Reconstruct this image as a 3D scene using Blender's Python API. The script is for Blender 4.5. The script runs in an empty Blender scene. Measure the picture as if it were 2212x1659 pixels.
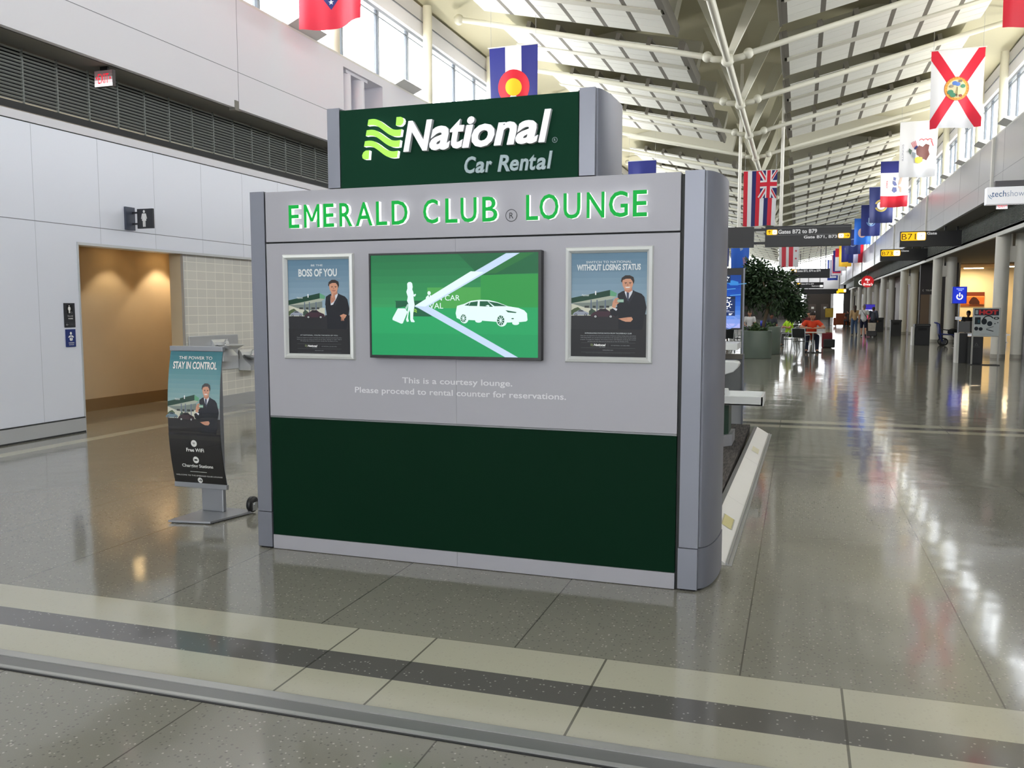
import bpy, bmesh, math, random
from mathutils import Vector, Matrix
random.seed(7)
SC = bpy.context.scene
COL = SC.collection
PI = math.pi
# ------------------------------------------------------------------ camera
cd = bpy.data.cameras.new('camera')
cam = bpy.data.objects.new('camera', cd); COL.objects.link(cam)
cam.location = (0, 0, 1.6)
cam.rotation_euler = (math.radians(90 - 5.095), 0, math.radians(18.506))
cd.sensor_fit = 'HORIZONTAL'; cd.sensor_width = 36.0; cd.lens = 1845 / 2212 * 36
cd.clip_start = 0.05; cd.clip_end = 400
SC.camera = cam
# ------------------------------------------------------------------ world, exposure
W = bpy.data.worlds.new('overcast_sky'); SC.world = W; W.use_nodes = True
bg = W.node_tree.nodes['Background']
bg.inputs[0].default_value = (0.955, 0.95, 1.0, 1); bg.inputs[1].default_value = 4.5
vs = SC.view_settings
vs.view_transform = 'Standard'; vs.look = 'None'; vs.gamma = 1.0; vs.use_curve_mapping = False
vs.exposure = 1.33
SC.cycles.max_bounces = 10; SC.cycles.diffuse_bounces = 6; SC.cycles.transparent_max_bounces = 16
SC.cycles.sample_clamp_indirect = 12
SC.cycles.caustics_reflective = False; SC.cycles.caustics_refractive = False

CX = -1.68            # centre line of the hall (spine)
YB, YE = -14.0, 125.0 # back and far end of the hall
FL, FR = -8.5, 5.15   # upper fascia planes, left and right

def portal(name, loc, rot, sx, sy):
    # daylight through an opening: a Cycles portal, it only guides the sky light
    l = bpy.data.lights.new(name, 'AREA'); l.shape = 'RECTANGLE'; l.size = sx; l.size_y = sy
    l.cycles.is_portal = True
    o = bpy.data.objects.new(name, l); COL.objects.link(o); o.location = loc; o.rotation_euler = rot
    return o
portal('daylight_left', (-8.95, (YB + YE) / 2, 7.28), (PI/2, 0, -PI/2), YE - YB, 1.7)
portal('daylight_right', (5.6, (YB + YE) / 2, 7.28), (PI/2, 0, PI/2), YE - YB, 1.7)
portal('daylight_back', (CX, YB - 0.2, 4.9), (PI/2, 0, PI), 13.0, 6.4)
portal('daylight_end', (CX, YE + 0.3, 4.0), (PI/2, 0, 0), 13.0, 8.0)

# ------------------------------------------------------------------ materials
def lin(c):
    r = []
    for v in c[:3]:
        v = v / 255.0
        r.append(v / 12.92 if v <= 0.04045 else ((v + 0.055) / 1.055) ** 2.4)
    return (r[0], r[1], r[2], 1.0)
MATS = {}
def mat(name, rgb=(128, 128, 128), rough=0.5, metal=0.0, emit=0.0, spec=0.5, noise=0.0, nscale=20.0):
    if name in MATS: return MATS[name]
    m = bpy.data.materials.new(name); m.use_nodes = True
    nt = m.node_tree; b = nt.nodes['Principled BSDF']
    b.inputs['Base Color'].default_value = lin(rgb)
    b.inputs['Roughness'].default_value = rough
    b.inputs['Metallic'].default_value = metal
    b.inputs['Specular IOR Level'].default_value = spec
    if emit > 0:
        b.inputs['Emission Color'].default_value = lin(rgb)
        b.inputs['Emission Strength'].default_value = emit
    if noise > 0:
        tc = nt.nodes.new('ShaderNodeTexCoord'); n = nt.nodes.new('ShaderNodeTexNoise')
        n.inputs['Scale'].default_value = nscale; n.inputs['Detail'].default_value = 4
        mx = nt.nodes.new('ShaderNodeMix'); mx.data_type = 'RGBA'
        c = lin(rgb); d = tuple(v * (1 - noise) for v in c[:3]) + (1,)
        e = tuple(min(1, v * (1 + noise)) for v in c[:3]) + (1,)
        mx.inputs[6].default_value = d; mx.inputs[7].default_value = e
        nt.links.new(tc.outputs['Object'], n.inputs['Vector'])
        nt.links.new(n.outputs['Fac'], mx.inputs[0]); nt.links.new(mx.outputs[2], b.inputs['Base Color'])
    m.diffuse_color = lin(rgb)
    MATS[name] = m
    return m
def ink(rgb, emit=0.0):     # flat printed colour
    m = mat('ink_%d_%d_%d_%d' % (rgb[0], rgb[1], rgb[2], int(emit * 100)), rgb, 0.45, 0, emit, 0.3)
    if emit > 0.15:      # a lit face: the display itself is dark when off
        c = lin(rgb); m.node_tree.nodes['Principled BSDF'].inputs['Base Color'].default_value = (c[0] * .25, c[1] * .25, c[2] * .25, 1)
    return m

# ------------------------------------------------------------------ mesh builder
class MB:
    def __init__(s): s.v = []; s.f = []; s.m = []; s.mats = []; s.sm = []
    def mi(s, m):
        if m not in s.mats: s.mats.append(m)
        return s.mats.index(m)
    def add(s, vs, fs, m, smooth=False):
        o = len(s.v); k = s.mi(m)
        s.v += [tuple(v) for v in vs]
        for f in fs: s.f.append([i + o for i in f]); s.m.append(k); s.sm.append(smooth)
        return s
    def box(s, x0, x1, y0, y1, z0, z1, m, M=None, skip=()):
        vs = [Vector((x, y, z)) for z in (z0, z1) for y in (y0, y1) for x in (x0, x1)]
        if M is not None: vs = [M @ v for v in vs]
        fs = [[0, 2, 3, 1], [4, 5, 7, 6], [0, 1, 5, 4], [2, 6, 7, 3], [0, 4, 6, 2], [1, 3, 7, 5]]
        return s.add(vs, fs, m)
    def prism(s, pts, z0, z1, m, M=None, smooth=False):   # pts in xy, extruded in z
        n = len(pts)
        vs = [Vector((p[0], p[1], z0)) for p in pts] + [Vector((p[0], p[1], z1)) for p in pts]
        if M is not None: vs = [M @ v for v in vs]
        s.add(vs, [list(range(n - 1, -1, -1)), list(range(n, 2 * n))], m)
        o = len(s.v) - 2 * n; k = s.mi(m)
        for i in range(n):
            j = (i + 1) % n
            s.f.append([o + i, o + j, o + n + j, o + n + i]); s.m.append(k); s.sm.append(smooth)
        return s
    def cyl(s, a, b, r, m, r2=None, n=12, cap=True, smooth=True):
        a = Vector(a); b = Vector(b); r2 = r if r2 is None else r2
        d = (b - a).normalized(); u = d.orthogonal().normalized(); w = d.cross(u)
        vs = []
        for c, q in ((a, r), (b, r2)):
            for i in range(n):
                t = 2 * PI * i / n; vs.append(c + (u * math.cos(t) + w * math.sin(t)) * q)
        s.add(vs, [[i, (i + 1) % n, n + (i + 1) % n, n + i] for i in range(n)], m, smooth)
        if cap:
            s.add(vs[:n], [list(range(n - 1, -1, -1))], m); s.add(vs[n:], [list(range(n))], m)
        return s
    def tube(s, pts, r, m, n=8, closed=False):
        pts = [Vector(p) for p in pts]; rings = []; N = len(pts); u = None
        for i, p in enumerate(pts):
            if closed: d = (pts[(i + 1) % N] - pts[i - 1]).normalized()
            else: d = (pts[min(i + 1, N - 1)] - pts[max(i - 1, 0)]).normalized()
            if u is None: u = d.orthogonal().normalized()
            u = (u - d * u.dot(d)).normalized(); w = d.cross(u)
            rings.append([p + (u * math.cos(2 * PI * k / n) + w * math.sin(2 * PI * k / n)) * r for k in range(n)])
        vs = [v for q in rings for v in q]; fs = []
        for i in range(N if closed else N - 1):
            j = (i + 1) % N
            for k in range(n): fs.append([i * n + k, i * n + (k + 1) % n, j * n + (k + 1) % n, j * n + k])
        if not closed:
            fs.append(list(range(n - 1, -1, -1))); fs.append([(N - 1) * n + k for k in range(n)])
        return s.add(vs, fs, m, True)
    def lathe(s, c, prof, m, n=20, axis='Z'):
        vs = []; P = len(prof)
        for i in range(n):
            t = 2 * PI * i / n
            for r, z in prof:
                if axis == 'Z': vs.append((c[0] + r * math.cos(t), c[1] + r * math.sin(t), c[2] + z))
                elif axis == 'X': vs.append((c[0] + z, c[1] + r * math.cos(t), c[2] + r * math.sin(t)))
                else: vs.append((c[0] + r * math.cos(t), c[1] + z, c[2] + r * math.sin(t)))
        fs = []
        for i in range(n):
            j = (i + 1) % n
            for k in range(P - 1): fs.append([i * P + k, j * P + k, j * P + k + 1, i * P + k + 1])
        return s.add(vs, fs, m, True)
    def ball(s, c, r, m, n=12, k=8, sc=(1, 1, 1)):
        prof = [(r * math.sin(PI * i / k), -r * math.cos(PI * i / k)) for i in range(k + 1)]
        o = len(s.v); s.lathe((0, 0, 0), prof, m, n)
        for i in range(o, len(s.v)):
            v = s.v[i]; s.v[i] = (c[0] + v[0] * sc[0], c[1] + v[1] * sc[1], c[2] + v[2] * sc[2])
        return s
    def xf(s, M):
        s.v = [tuple(M @ Vector(v)) for v in s.v]; return s
    def build(s, name, parent=None, bevel=0.0, sharp=None):
        me = bpy.data.meshes.new(name)
        me.from_pydata(s.v, [], s.f)
        for m in s.mats: me.materials.append(m)
        me.polygons.foreach_set('material_index', s.m)
        me.polygons.foreach_set('use_smooth', s.sm)
        me.update()
        if sharp: me.set_sharp_from_angle(angle=math.radians(sharp))
        o = bpy.data.objects.new(name, me); COL.objects.link(o)
        if parent is not None:
            o.parent = parent
        if bevel > 0:
            b = o.modifiers.new('edge', 'BEVEL'); b.width = bevel; b.segments = 2; b.limit_method = 'ANGLE'
            b.angle_limit = math.radians(40)
        return o

def tag(o, label, cat, group=None):
    o['label'] = label; o['category'] = cat
    if group: o['group'] = group
    return o
def thing(name, label, cat, loc=(0, 0, 0), rz=0.0, group=None):
    o = bpy.data.objects.new(name, None); COL.objects.link(o); o.empty_display_size = 0.2
    o.location = loc; o.rotation_euler = (0, 0, rz)
    return tag(o, label, cat, group)
def struct(name, mb, parent=None, bevel=0):
    o = mb.build(name, parent, bevel)
    if parent is None: o['kind'] = 'structure'
    return o
def copy_tree(o, parent=None):
    c = o.copy(); COL.objects.link(c)
    if parent is not None: c.parent = parent
    for ch in list(o.children): copy_tree(ch, c)
    return c

# ------------------------------------------------------------------ text and flat artwork
_G = {}
def glyphs(s, off=0.0, shear=0.0):
    """mesh of a string, normalised to the unit box -> (points, faces, aspect)"""
    k = (s, off, shear)
    if k in _G: return _G[k]
    c = bpy.data.curves.new('t', 'FONT'); c.body = s; c.size = 1.0; c.offset = off; c.resolution_u = 3; c.shear = shear
    o = bpy.data.objects.new('t', c)
    me = bpy.data.meshes.new_from_object(o)
    ps = [(v.co.x, v.co.y) for v in me.vertices]; fs = [list(p.vertices) for p in me.polygons]
    bpy.data.objects.remove(o); bpy.data.curves.remove(c); bpy.data.meshes.remove(me)
    if not ps: ps = [(0, 0), (1, 0), (1, 1)]; fs = []
    x0 = min(p[0] for p in ps); x1 = max(p[0] for p in ps); y0 = min(p[1] for p in ps); y1 = max(p[1] for p in ps)
    w = max(1e-6, x1 - x0); h = max(1e-6, y1 - y0)
    _G[k] = ([((p[0] - x0) / w, (p[1] - y0) / h) for p in ps], fs, w / h)
    return _G[k]

class Art:
    """flat printed artwork in picture coordinates: u right, v down; layers stack outwards"""
    def __init__(s, W_, H_): s.W = W_; s.H = H_; s.items = []; s.k = 0
    def poly(s, pts, m, same=False):
        if not same: s.k += 1
        s.items.append(([(p[0] / s.W, p[1] / s.H) for p in pts], [list(range(len(pts)))], m, s.k)); return s
    def rect(s, x0, y0, x1, y1, m, same=False): return s.poly([(x0, y1), (x1, y1), (x1, y0), (x0, y0)], m, same)
    def disc(s, cx, cy, r, m, ry=None, n=28, same=False):
        ry = r if ry is None else ry
        return s.poly([(cx + r * math.cos(2 * PI * i / n), cy - ry * math.sin(2 * PI * i / n)) for i in range(n)], m, same)
    def ring(s, cx, cy, r, r0, m, n=28, a0=0.0, a1=360.0, ky=1.0):
        s.k += 1
        for i in range(n):
            t, q = [math.radians(a0 + (a1 - a0) * j / n) for j in (i, i + 1)]
            s.items.append(([((cx + a * math.cos(b)) / s.W, (cy - ky * a * math.sin(b)) / s.H) for a, b in ((r, t), (r, q), (r0, q), (r0, t))], [[0, 1, 2, 3]], m, s.k))
        return s
    def line(s, pts, w, m):
        s.k += 1
        for a, b in zip(pts[:-1], pts[1:]):
            dx, dy = b[0] - a[0], b[1] - a[1]; L = math.hypot(dx, dy) or 1; nx, ny = -dy / L * w / 2, dx / L * w / 2
            s.poly([(a[0] + nx, a[1] + ny), (b[0] + nx, b[1] + ny), (b[0] - nx, b[1] - ny), (a[0] - nx, a[1] - ny)], m, True)
        return s
    def text(s, t, x0, y0, x1, y1, m, off=0.0, shear=0.0, rot=0):
        ps, fs, asp = glyphs(t, off, shear); s.k += 1; out = []
        for a, b in ps:
            if rot == 90: a, b = 1 - b, a          # reads top to bottom
            elif rot == -90: a, b = b, 1 - a
            if rot in (90, -90): out.append(((x0 + a * (x1 - x0)) / s.W, (y0 + b * (y1 - y0)) / s.H)) if rot == 90 else out.append(((x0 + (1 - a) * (x1 - x0)) / s.W, (y0 + b * (y1 - y0)) / s.H))
            else: out.append(((x0 + a * (x1 - x0)) / s.W, (y1 - b * (y1 - y0)) / s.H))
        s.items.append((out, fs, m, s.k)); return s
    def to(s, mb, fn, gap=0.0004, flip=False):
        for ps, fs, m, k in s.items:
            mb.add([fn(u, v, k * gap) for u, v in ps], [f[::-1] for f in fs] if flip else fs, m)
        return mb
    def curved(s, mb, fn, nu, nv, gap):
        for ps, fs, m, k in s.items:
            bm = bmesh.new(); vv = [bm.verts.new((u, v, 0)) for u, v in ps]
            for f in fs:
                try: bm.faces.new([vv[i] for i in f])
                except ValueError: pass
            if len(ps) <= 60:
                us = [p[0] for p in ps]; ws = [p[1] for p in ps]
                for ax, N, lo, hi in ((0, nu, min(us), max(us)), (1, nv, min(ws), max(ws))):
                    for i in range(1, N):
                        t = i / N
                        if lo < t < hi:
                            co = (t, 0, 0) if ax == 0 else (0, t, 0); no = (1, 0, 0) if ax == 0 else (0, 1, 0)
                            bmesh.ops.bisect_plane(bm, geom=bm.verts[:] + bm.edges[:] + bm.faces[:], plane_co=co, plane_no=no, dist=1e-6)
            bm.verts.index_update()
            mb.add([fn(v.co.x, v.co.y, k * gap) for v in bm.verts], [[v.index for v in f.verts] for f in bm.faces], m, True)
            bm.free()
        return mb
def plane_fn(o, U, V, N):     # o = top-left corner, U = full width vector, V = full height vector (down), N = outward
    o = Vector(o); U = Vector(U); V = Vector(V); N = Vector(N)
    return lambda u, v, d: o + U * u + V * v + N * d
def front(x0, x1, z1, z0, y):  # a picture facing the camera (-Y)
    return plane_fn((x0, y, z1), (x1 - x0, 0, 0), (0, 0, z0 - z1), (0, -1, 0))

WHITE = ink((240, 240, 238)); BLACK = ink((18, 18, 20))
silver = mat('brushed_silver', (176, 176, 180), 0.38, 0.35, 0, 0.5)
chrome = mat('chrome', (205, 207, 210), 0.18, 1.0)
steel = mat('stainless_steel', (206, 208, 211), 0.3, 0.55)
black = mat('black_plastic', (20, 20, 22), 0.4)
darkgap = mat('dark_joint', (40, 42, 42), 0.6)
whitep = mat('white_paint', (222, 222, 218), 0.45)
whitegl = mat('white_gloss', (228, 230, 230), 0.25)
# ================================================================== FLOOR
def floor_material():
    m = bpy.data.materials.new('polished_terrazzo'); m.use_nodes = True
    nt = m.node_tree; b = nt.nodes['Principled BSDF']; N = nt.nodes.new; L = nt.links.new
    g = N('ShaderNodeNewGeometry'); sp = N('ShaderNodeSeparateXYZ'); L(g.outputs['Position'], sp.inputs[0])
    X, Y = sp.outputs[0], sp.outputs[1]
    def mth(op, a, b_=None, c=None):
        n = N('ShaderNodeMath'); n.operation = op
        for i, v in enumerate((a, b_, c)):
            if v is None: continue
            if isinstance(v, (int, float)): n.inputs[i].default_value = v
            else: L(v, n.inputs[i])
        return n.outputs[0]
    def band(v, lo, hi): return mth('MULTIPLY', mth('GREATER_THAN', v, lo), mth('LESS_THAN', v, hi))
    def mix(f, a, b_):
        n = N('ShaderNodeMix'); n.data_type = 'RGBA'
        if isinstance(f, (int, float)): n.inputs[0].default_value = f
        else: L(f, n.inputs[0])
        for i, v in ((6, a), (7, b_)):
            if isinstance(v, tuple): n.inputs[i].default_value = v
            else: L(v, n.inputs[i])
        return n.outputs[2]
    # chips
    vo = N('ShaderNodeTexVoronoi'); vo.inputs['Scale'].default_value = 62; L(g.outputs['Position'], vo.inputs['Vector'])
    chip = mth('LESS_THAN', vo.outputs['Distance'], 0.28)
    wn = N('ShaderNodeSeparateColor'); L(vo.outputs['Color'], wn.inputs[0])
    pick = mth('GREATER_THAN', wn.outputs[0], 0.84)
    chipw = mth('MULTIPLY', chip, pick)
    pick2 = mth('LESS_THAN', wn.outputs[0], 0.25)
    chipd = mth('MULTIPLY', mth('LESS_THAN', vo.outputs['Distance'], 0.33), pick2)
    no = N('ShaderNodeTexNoise'); no.inputs['Scale'].default_value = 180; L(g.outputs['Position'], no.inputs['Vector'])
    nl = N('ShaderNodeTexNoise'); nl.inputs['Scale'].default_value = 0.7; L(g.outputs['Position'], nl.inputs['Vector'])
    base = mix(nl.outputs['Fac'], lin((128, 126, 116)), lin((140, 138, 127)))
    base = mix(mth('MULTIPLY', no.outputs['Fac'], 0.35), base, lin((106, 104, 97)))
    base = mix(mth('MULTIPLY', chipd, 0.5), base, lin((84, 83, 79)))
    base = mix(mth('MULTIPLY', chipw, 0.55), base, lin((200, 194, 182)))
    light = mix(mth('MULTIPLY', no.outputs['Fac'], 0.4), lin((180, 177, 160)), lin((166, 163, 147)))
    light = mix(mth('MULTIPLY', chipd, 0.18), light, lin((140, 139, 127)))
    dark = mix(mth('MULTIPLY', no.outputs['Fac'], 0.5), lin((98, 96, 93)), lin((86, 84, 82)))
    dark = mix(mth('MULTIPLY', chipw, 0.6), dark, lin((182, 179, 172)))
    s = mth('SUBTRACT', Y, mth('MULTIPLY', X, 0.018))
    col = base
    def stripes(col, e1, e2, e3, e4):
        col = mix(band(s, e2, e1), col, light); col = mix(band(s, e3, e2), col, dark)
        return mix(band(s, e4, e3), col, light)
    col = stripes(col, 3.735, 3.442, 3.24, 2.93)
    col = stripes(col, 12.75, 12.45, 12.2, 11.95)
    col = mix(band(X, -8.28, -8.08), col, light)
    # joints
    def joint(v, period, off, w):
        f = mth('FRACT', mth('DIVIDE', mth('ADD', v, 500.0 - off + w / 2), period))
        return mth('LESS_THAN', f, w / period)
    inband = band(s, 2.9, 3.735)
    jx = mth('MULTIPLY', joint(X, 1.03, 500.0 - 500.0 + (500.0 % 1.03) - 0.78 - 500.0 % 1.03 + 500.0 - 500.0, 0.007), mth('SUBTRACT', 1.0, inband))
    jb = mth('MULTIPLY', inband, mth('MAXIMUM', band(X, -0.795, -0.785), mth('MAXIMUM', band(X, -1.63, -1.62), mth('MAXIMUM', band(X, -2.05, -2.04), band(X, 0.21, 0.22)))))
    jy = mth('MULTIPLY', joint(Y, 4.3, 7.4, 0.006), 0.6)
    je = mth('MAXIMUM', band(s, 3.731, 3.738), mth('MAXIMUM', band(s, 12.447, 12.453), band(s, 2.9, 2.98)))
    j = mth('MAXIMUM', mth('MAXIMUM', jx, jb), mth('MAXIMUM', jy, mth('MULTIPLY', je, 0.6)))
    col = mix(mth('MULTIPLY', j, 0.75), col, lin((62, 61, 56)))
    L(col, b.inputs['Base Color'])
    b.inputs['Roughness'].default_value = 0.095
    b.inputs['IOR'].default_value = 1.6
    bn = N('ShaderNodeTexNoise'); bn.inputs['Scale'].default_value = 1.6; bn.inputs['Detail'].default_value = 2; L(g.outputs['Position'], bn.inputs['Vector'])
    bp = N('ShaderNodeBump'); bp.inputs['Strength'].default_value = 0.028; bp.inputs['Distance'].default_value = 0.15
    L(bn.outputs['Fac'], bp.inputs['Height']); L(bp.outputs['Normal'], b.inputs['Normal'])
    return m
mb = MB(); mb.box(-16, 18, YB, YE + 2, -0.2, 0, floor_material()); struct('floor', mb)

# metal expansion joint cover across the hall
M0 = Matrix.Rotation(math.atan(0.018), 4, 'Z')
alu = mat('worn_aluminium', (168, 168, 166), 0.4, 0.4, noise=0.1, nscale=6)
alud = mat('dark_aluminium', (122, 122, 122), 0.45, 0.4)
mb = MB()
mb.box(-9.5, 6, 2.925, 2.975, 0.0, 0.010, alu, M0); mb.box(-9.5, 6, 2.845, 2.925, 0.0, 0.006, alud, M0)
mb.box(-9.5, 6, 2.825, 2.845, 0.0, 0.010, alu, M0); mb.box(-9.5, 6, 2.975, 2.987, 0.0, 0.004, black, M0); mb.box(-9.5, 6, 2.815, 2.825, 0.0, 0.004, black, M0)
struct('trim_1', mb)

# ================================================================== LEFT WALL
panel = mat('satin_metal_panel', (226, 229, 240), 0.34, 0.12)
plaster = mat('white_plaster', (228, 227, 234), 0.7)
cream = mat('cream_plaster', (214, 211, 192), 0.6)
joint = mat('panel_joint', (112, 116, 124), 0.6)
mb = MB()
D0, D1, HEAD, T1 = 8.672, 10.665, 2.405, 14.9
mb.box(-9.0, -8.735, YB, D0, 0, 3.79, panel)
mb.box(-9.0, -8.735, D0, T1, HEAD, 3.79, panel)
mb.box(-9.0, -8.735, T1, 28.0, 0, 3.79, panel)
mb.box(-9.0, -8.725, YB, 28.0, 3.80, 3.90, plaster)
for k in range(-21, 20):
    y = 8.036 + 1.02 * k
    if y < YB or y > 27.9: continue
    z0 = HEAD if D0 < y < T1 else 0.2
    mb.box(-8.735, -8.7338, y - 0.0025, y + 0.0025, z0, 3.79, mat('fine_joint', (186, 190, 200), 0.5))
for a, b_ in ((YB, 28.0),): mb.box(-8.735, -8.7333, a, b_, 2.639, 2.647, joint)
mb.box(-8.74, -8.734, YB, 28, 3.788, 3.802, darkgap)
mb.box(-8.735, -8.715, D0 - 0.02, T1, HEAD - 0.005, HEAD + 0.03, steel)
mb.box(-8.76, -8.725, D0 - 0.022, D0, 0, HEAD, steel)
struct('wall_left', mb)
mb = MB()
mb.box(-8.735, -8.715, YB, D0 - 0.02, 0.02, 0.185, steel); mb.box(-8.735, -8.715, 14.9, 28, 0.02, 0.185, steel)
mb.box(-8.735, -8.712, YB, D0 - 0.02, 0.188, 0.2, darkgap); mb.box(-8.735, -8.713, YB, D0 - 0.02, 0.0, 0.02, darkgap)
struct('baseboard_left', mb)

# tiled recess wall with a steel base
def tile_material():
    m = bpy.data.materials.new('grey_wall_tile'); m.use_nodes = True; nt = m.node_tree; b = nt.nodes['Principled BSDF']
    g = nt.nodes.new('ShaderNodeNewGeometry'); s = nt.nodes.new('ShaderNodeSeparateXYZ'); c = nt.nodes.new('ShaderNodeCombineXYZ')
    nt.links.new(g.outputs['Position'], s.inputs[0]); nt.links.new(s.outputs[1], c.inputs[0]); nt.links.new(s.outputs[2], c.inputs[1])
    br = nt.nodes.new('ShaderNodeTexBrick'); br.offset = 0.0; br.squash = 1.0
    br.inputs['Color1'].default_value = lin((216, 213, 204)); br.inputs['Color2'].default_value = lin((208, 205, 197)); br.inputs['Mortar'].default_value = lin((236, 232, 222))
    br.inputs['Scale'].default_value = 1.0; br.inputs['Brick Width'].default_value = 0.22; br.inputs['Row Height'].default_value = 0.135; br.inputs['Mortar Size'].default_value = 0.006
    nt.links.new(c.outputs[0], br.inputs['Vector']); nt.links.new(br.outputs['Color'], b.inputs['Base Color'])
    b.inputs['Roughness'].default_value = 0.3
    return m
mb = MB(); mb.box(-9.0, -8.79, D1, T1, 0, HEAD, tile_material()); mb.box(-8.80, -8.755, D1 - 0.012, D1, 0, HEAD, steel)
struct('wall_alcove', mb)
mb = MB(); mb.box(-8.79, -8.765, D1, T1, 0.0, 0.185, steel); struct('baseboard_alcove', mb)

# restroom corridor, warm painted
warm = mat('warm_wallpaper', (202, 184, 154), 0.6, noise=0.05, nscale=3); warmd = mat('tan_base_tile', (136, 112, 80), 0.5)
mb = MB()
mb.box(-10.5, -10.4, 5.0, 12.4, 0, 2.6, warm); mb.box(-10.5, -9.0, 12.3, 12.4, 0, 2.6, warm)
mb.box(-10.5, -9.0, 5.0, 5.1, 0, 2.6, warm); mb.box(-9.02, -9.0, 5.0, D0, 0, 2.6, warm)
mb.box(-9.01, -8.99, D1, 12.3, 0, 2.6, warm); mb.box(-9.0, -8.8, D1 - 0.011, D1 - 0.001, 0, HEAD, warm); mb.box(-9.0, -8.76, D0, D0 + 0.005, 0, HEAD, warm)
struct('wall_corridor', mb)
mb = MB(); mb.box(-10.4, -10.38, 5.1, 12.3, 0, 0.19, warmd); mb.box(-10.4, -9.01, 12.28, 12.3, 0, 0.19, warmd); struct('baseboard_corridor', mb)
mb = MB(); mb.box(-10.5, -9.0, 5.0, 12.4, 2.6, 2.7, warm); struct('ceiling_corridor', mb)
lampm = mat('warm_lamp', (255, 214, 150), 0.5, 0, 8.0)
for i, (y, lab) in enumerate(((9.25, 'round warm ceiling downlight nearest the restroom doorway jamb'), (10.9, 'round warm ceiling downlight above the middle of the corridor wall'), (12.0, 'round warm ceiling downlight next to the corridor end wall'))):
    t = thing('downlight', lab, 'ceiling light', (-10.0 - 0.05 * (i == 2), y, 2.6), 0, 'corridor downlights')
    MB().lathe((0, 0, 0), [(0.085, -0.004), (0.1, -0.012), (0.1, 0), (0.085, 0)], steel, 20).build('trim_ring', t)
    MB().lathe((0, 0, 0), [(0.0, -0.005), (0.085, -0.004)], lampm, 20).build('lamp', t)
    l = bpy.data.lights.new('downlight_beam', 'SPOT'); l.energy = (11, 11, 22)[i]; l.color = (1.0, 0.80, 0.54); l.spot_size = math.radians(95); l.spot_blend = 0.35; l.shadow_soft_size = 0.05
    lo = bpy.data.objects.new('downlight_beam', l); COL.objects.link(lo); lo.parent = t; lo.location = (0, 0, -0.03)

# louvre band, soffit and fascia
lmet = mat('louvre_blade', (176, 180, 174), 0.45, 0.2); ldark = mat('louvre_recess', (26, 28, 28), 0.8)
soffm = mat('grey_soffit', (128, 126, 120), 0.7)
def louvres(name, x, side, y0, y1, step, post0):
    mb = MB()
    mb.box(min(x - side * 0.10, x - side * 0.12), max(x - side * 0.10, x - side * 0.12), y0, y1, 3.9, 4.74, ldark)
    for i in range(15):
        z = 4.10 + i * 0.0435
        M = Matrix.Translation((x - side * 0.03, 0, z)) @ Matrix.Rotation(side * math.radians(-28), 4, 'Y')
        mb.box(-0.013, 0.013, y0, y1, -0.004, 0.004, lmet, M)
    y = post0
    while y < y1:
        if y > y0: mb.box(x - side * 0.03 - 0.012, x - side * 0.03 + 0.012, y - 0.011, y + 0.011, 4.06, 4.74, mat('louvre_post', (120, 124, 120), 0.5, 0.3))
        y += step
    mb.box(x - 0.03, x + 0.04, y0, y1, 3.98, 4.07, darkgap)
    struct(name, mb)
louvres('trim_2', -9.03, 1, YB, 28.0, 0.513, 8.257 - 0.513 * 40)
mb = MB(); mb.box(-9.15, FL - 0.08, YB, YE, 4.74, 4.8, soffm); struct('ceiling_soffit_left', mb)

glassm = bpy.data.materials.new('window_glass'); glassm.use_nodes = True
_nt = glassm.node_tree; _nt.nodes.clear()
_o = _nt.nodes.new('ShaderNodeOutputMaterial'); _m = _nt.nodes.new('ShaderNodeMixShader'); _t = _nt.nodes.new('ShaderNodeBsdfTransparent'); _g = _nt.nodes.new('ShaderNodeBsdfGlossy')
_t.inputs[0].default_value = (0.96, 0.98, 0.97, 1); _g.inputs['Roughness'].default_value = 0.02; _m.inputs[0].default_value = 0.06
_nt.links.new(_t.outputs[0], _m.inputs[1]); _nt.links.new(_g.outputs[0], _m.inputs[2]); _nt.links.new(_m.outputs[0], _o.inputs[0])
frame = mat('window_frame', (150, 156, 164), 0.4, 0.5); framed = mat('window_gasket', (104, 110, 118), 0.5)

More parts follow.
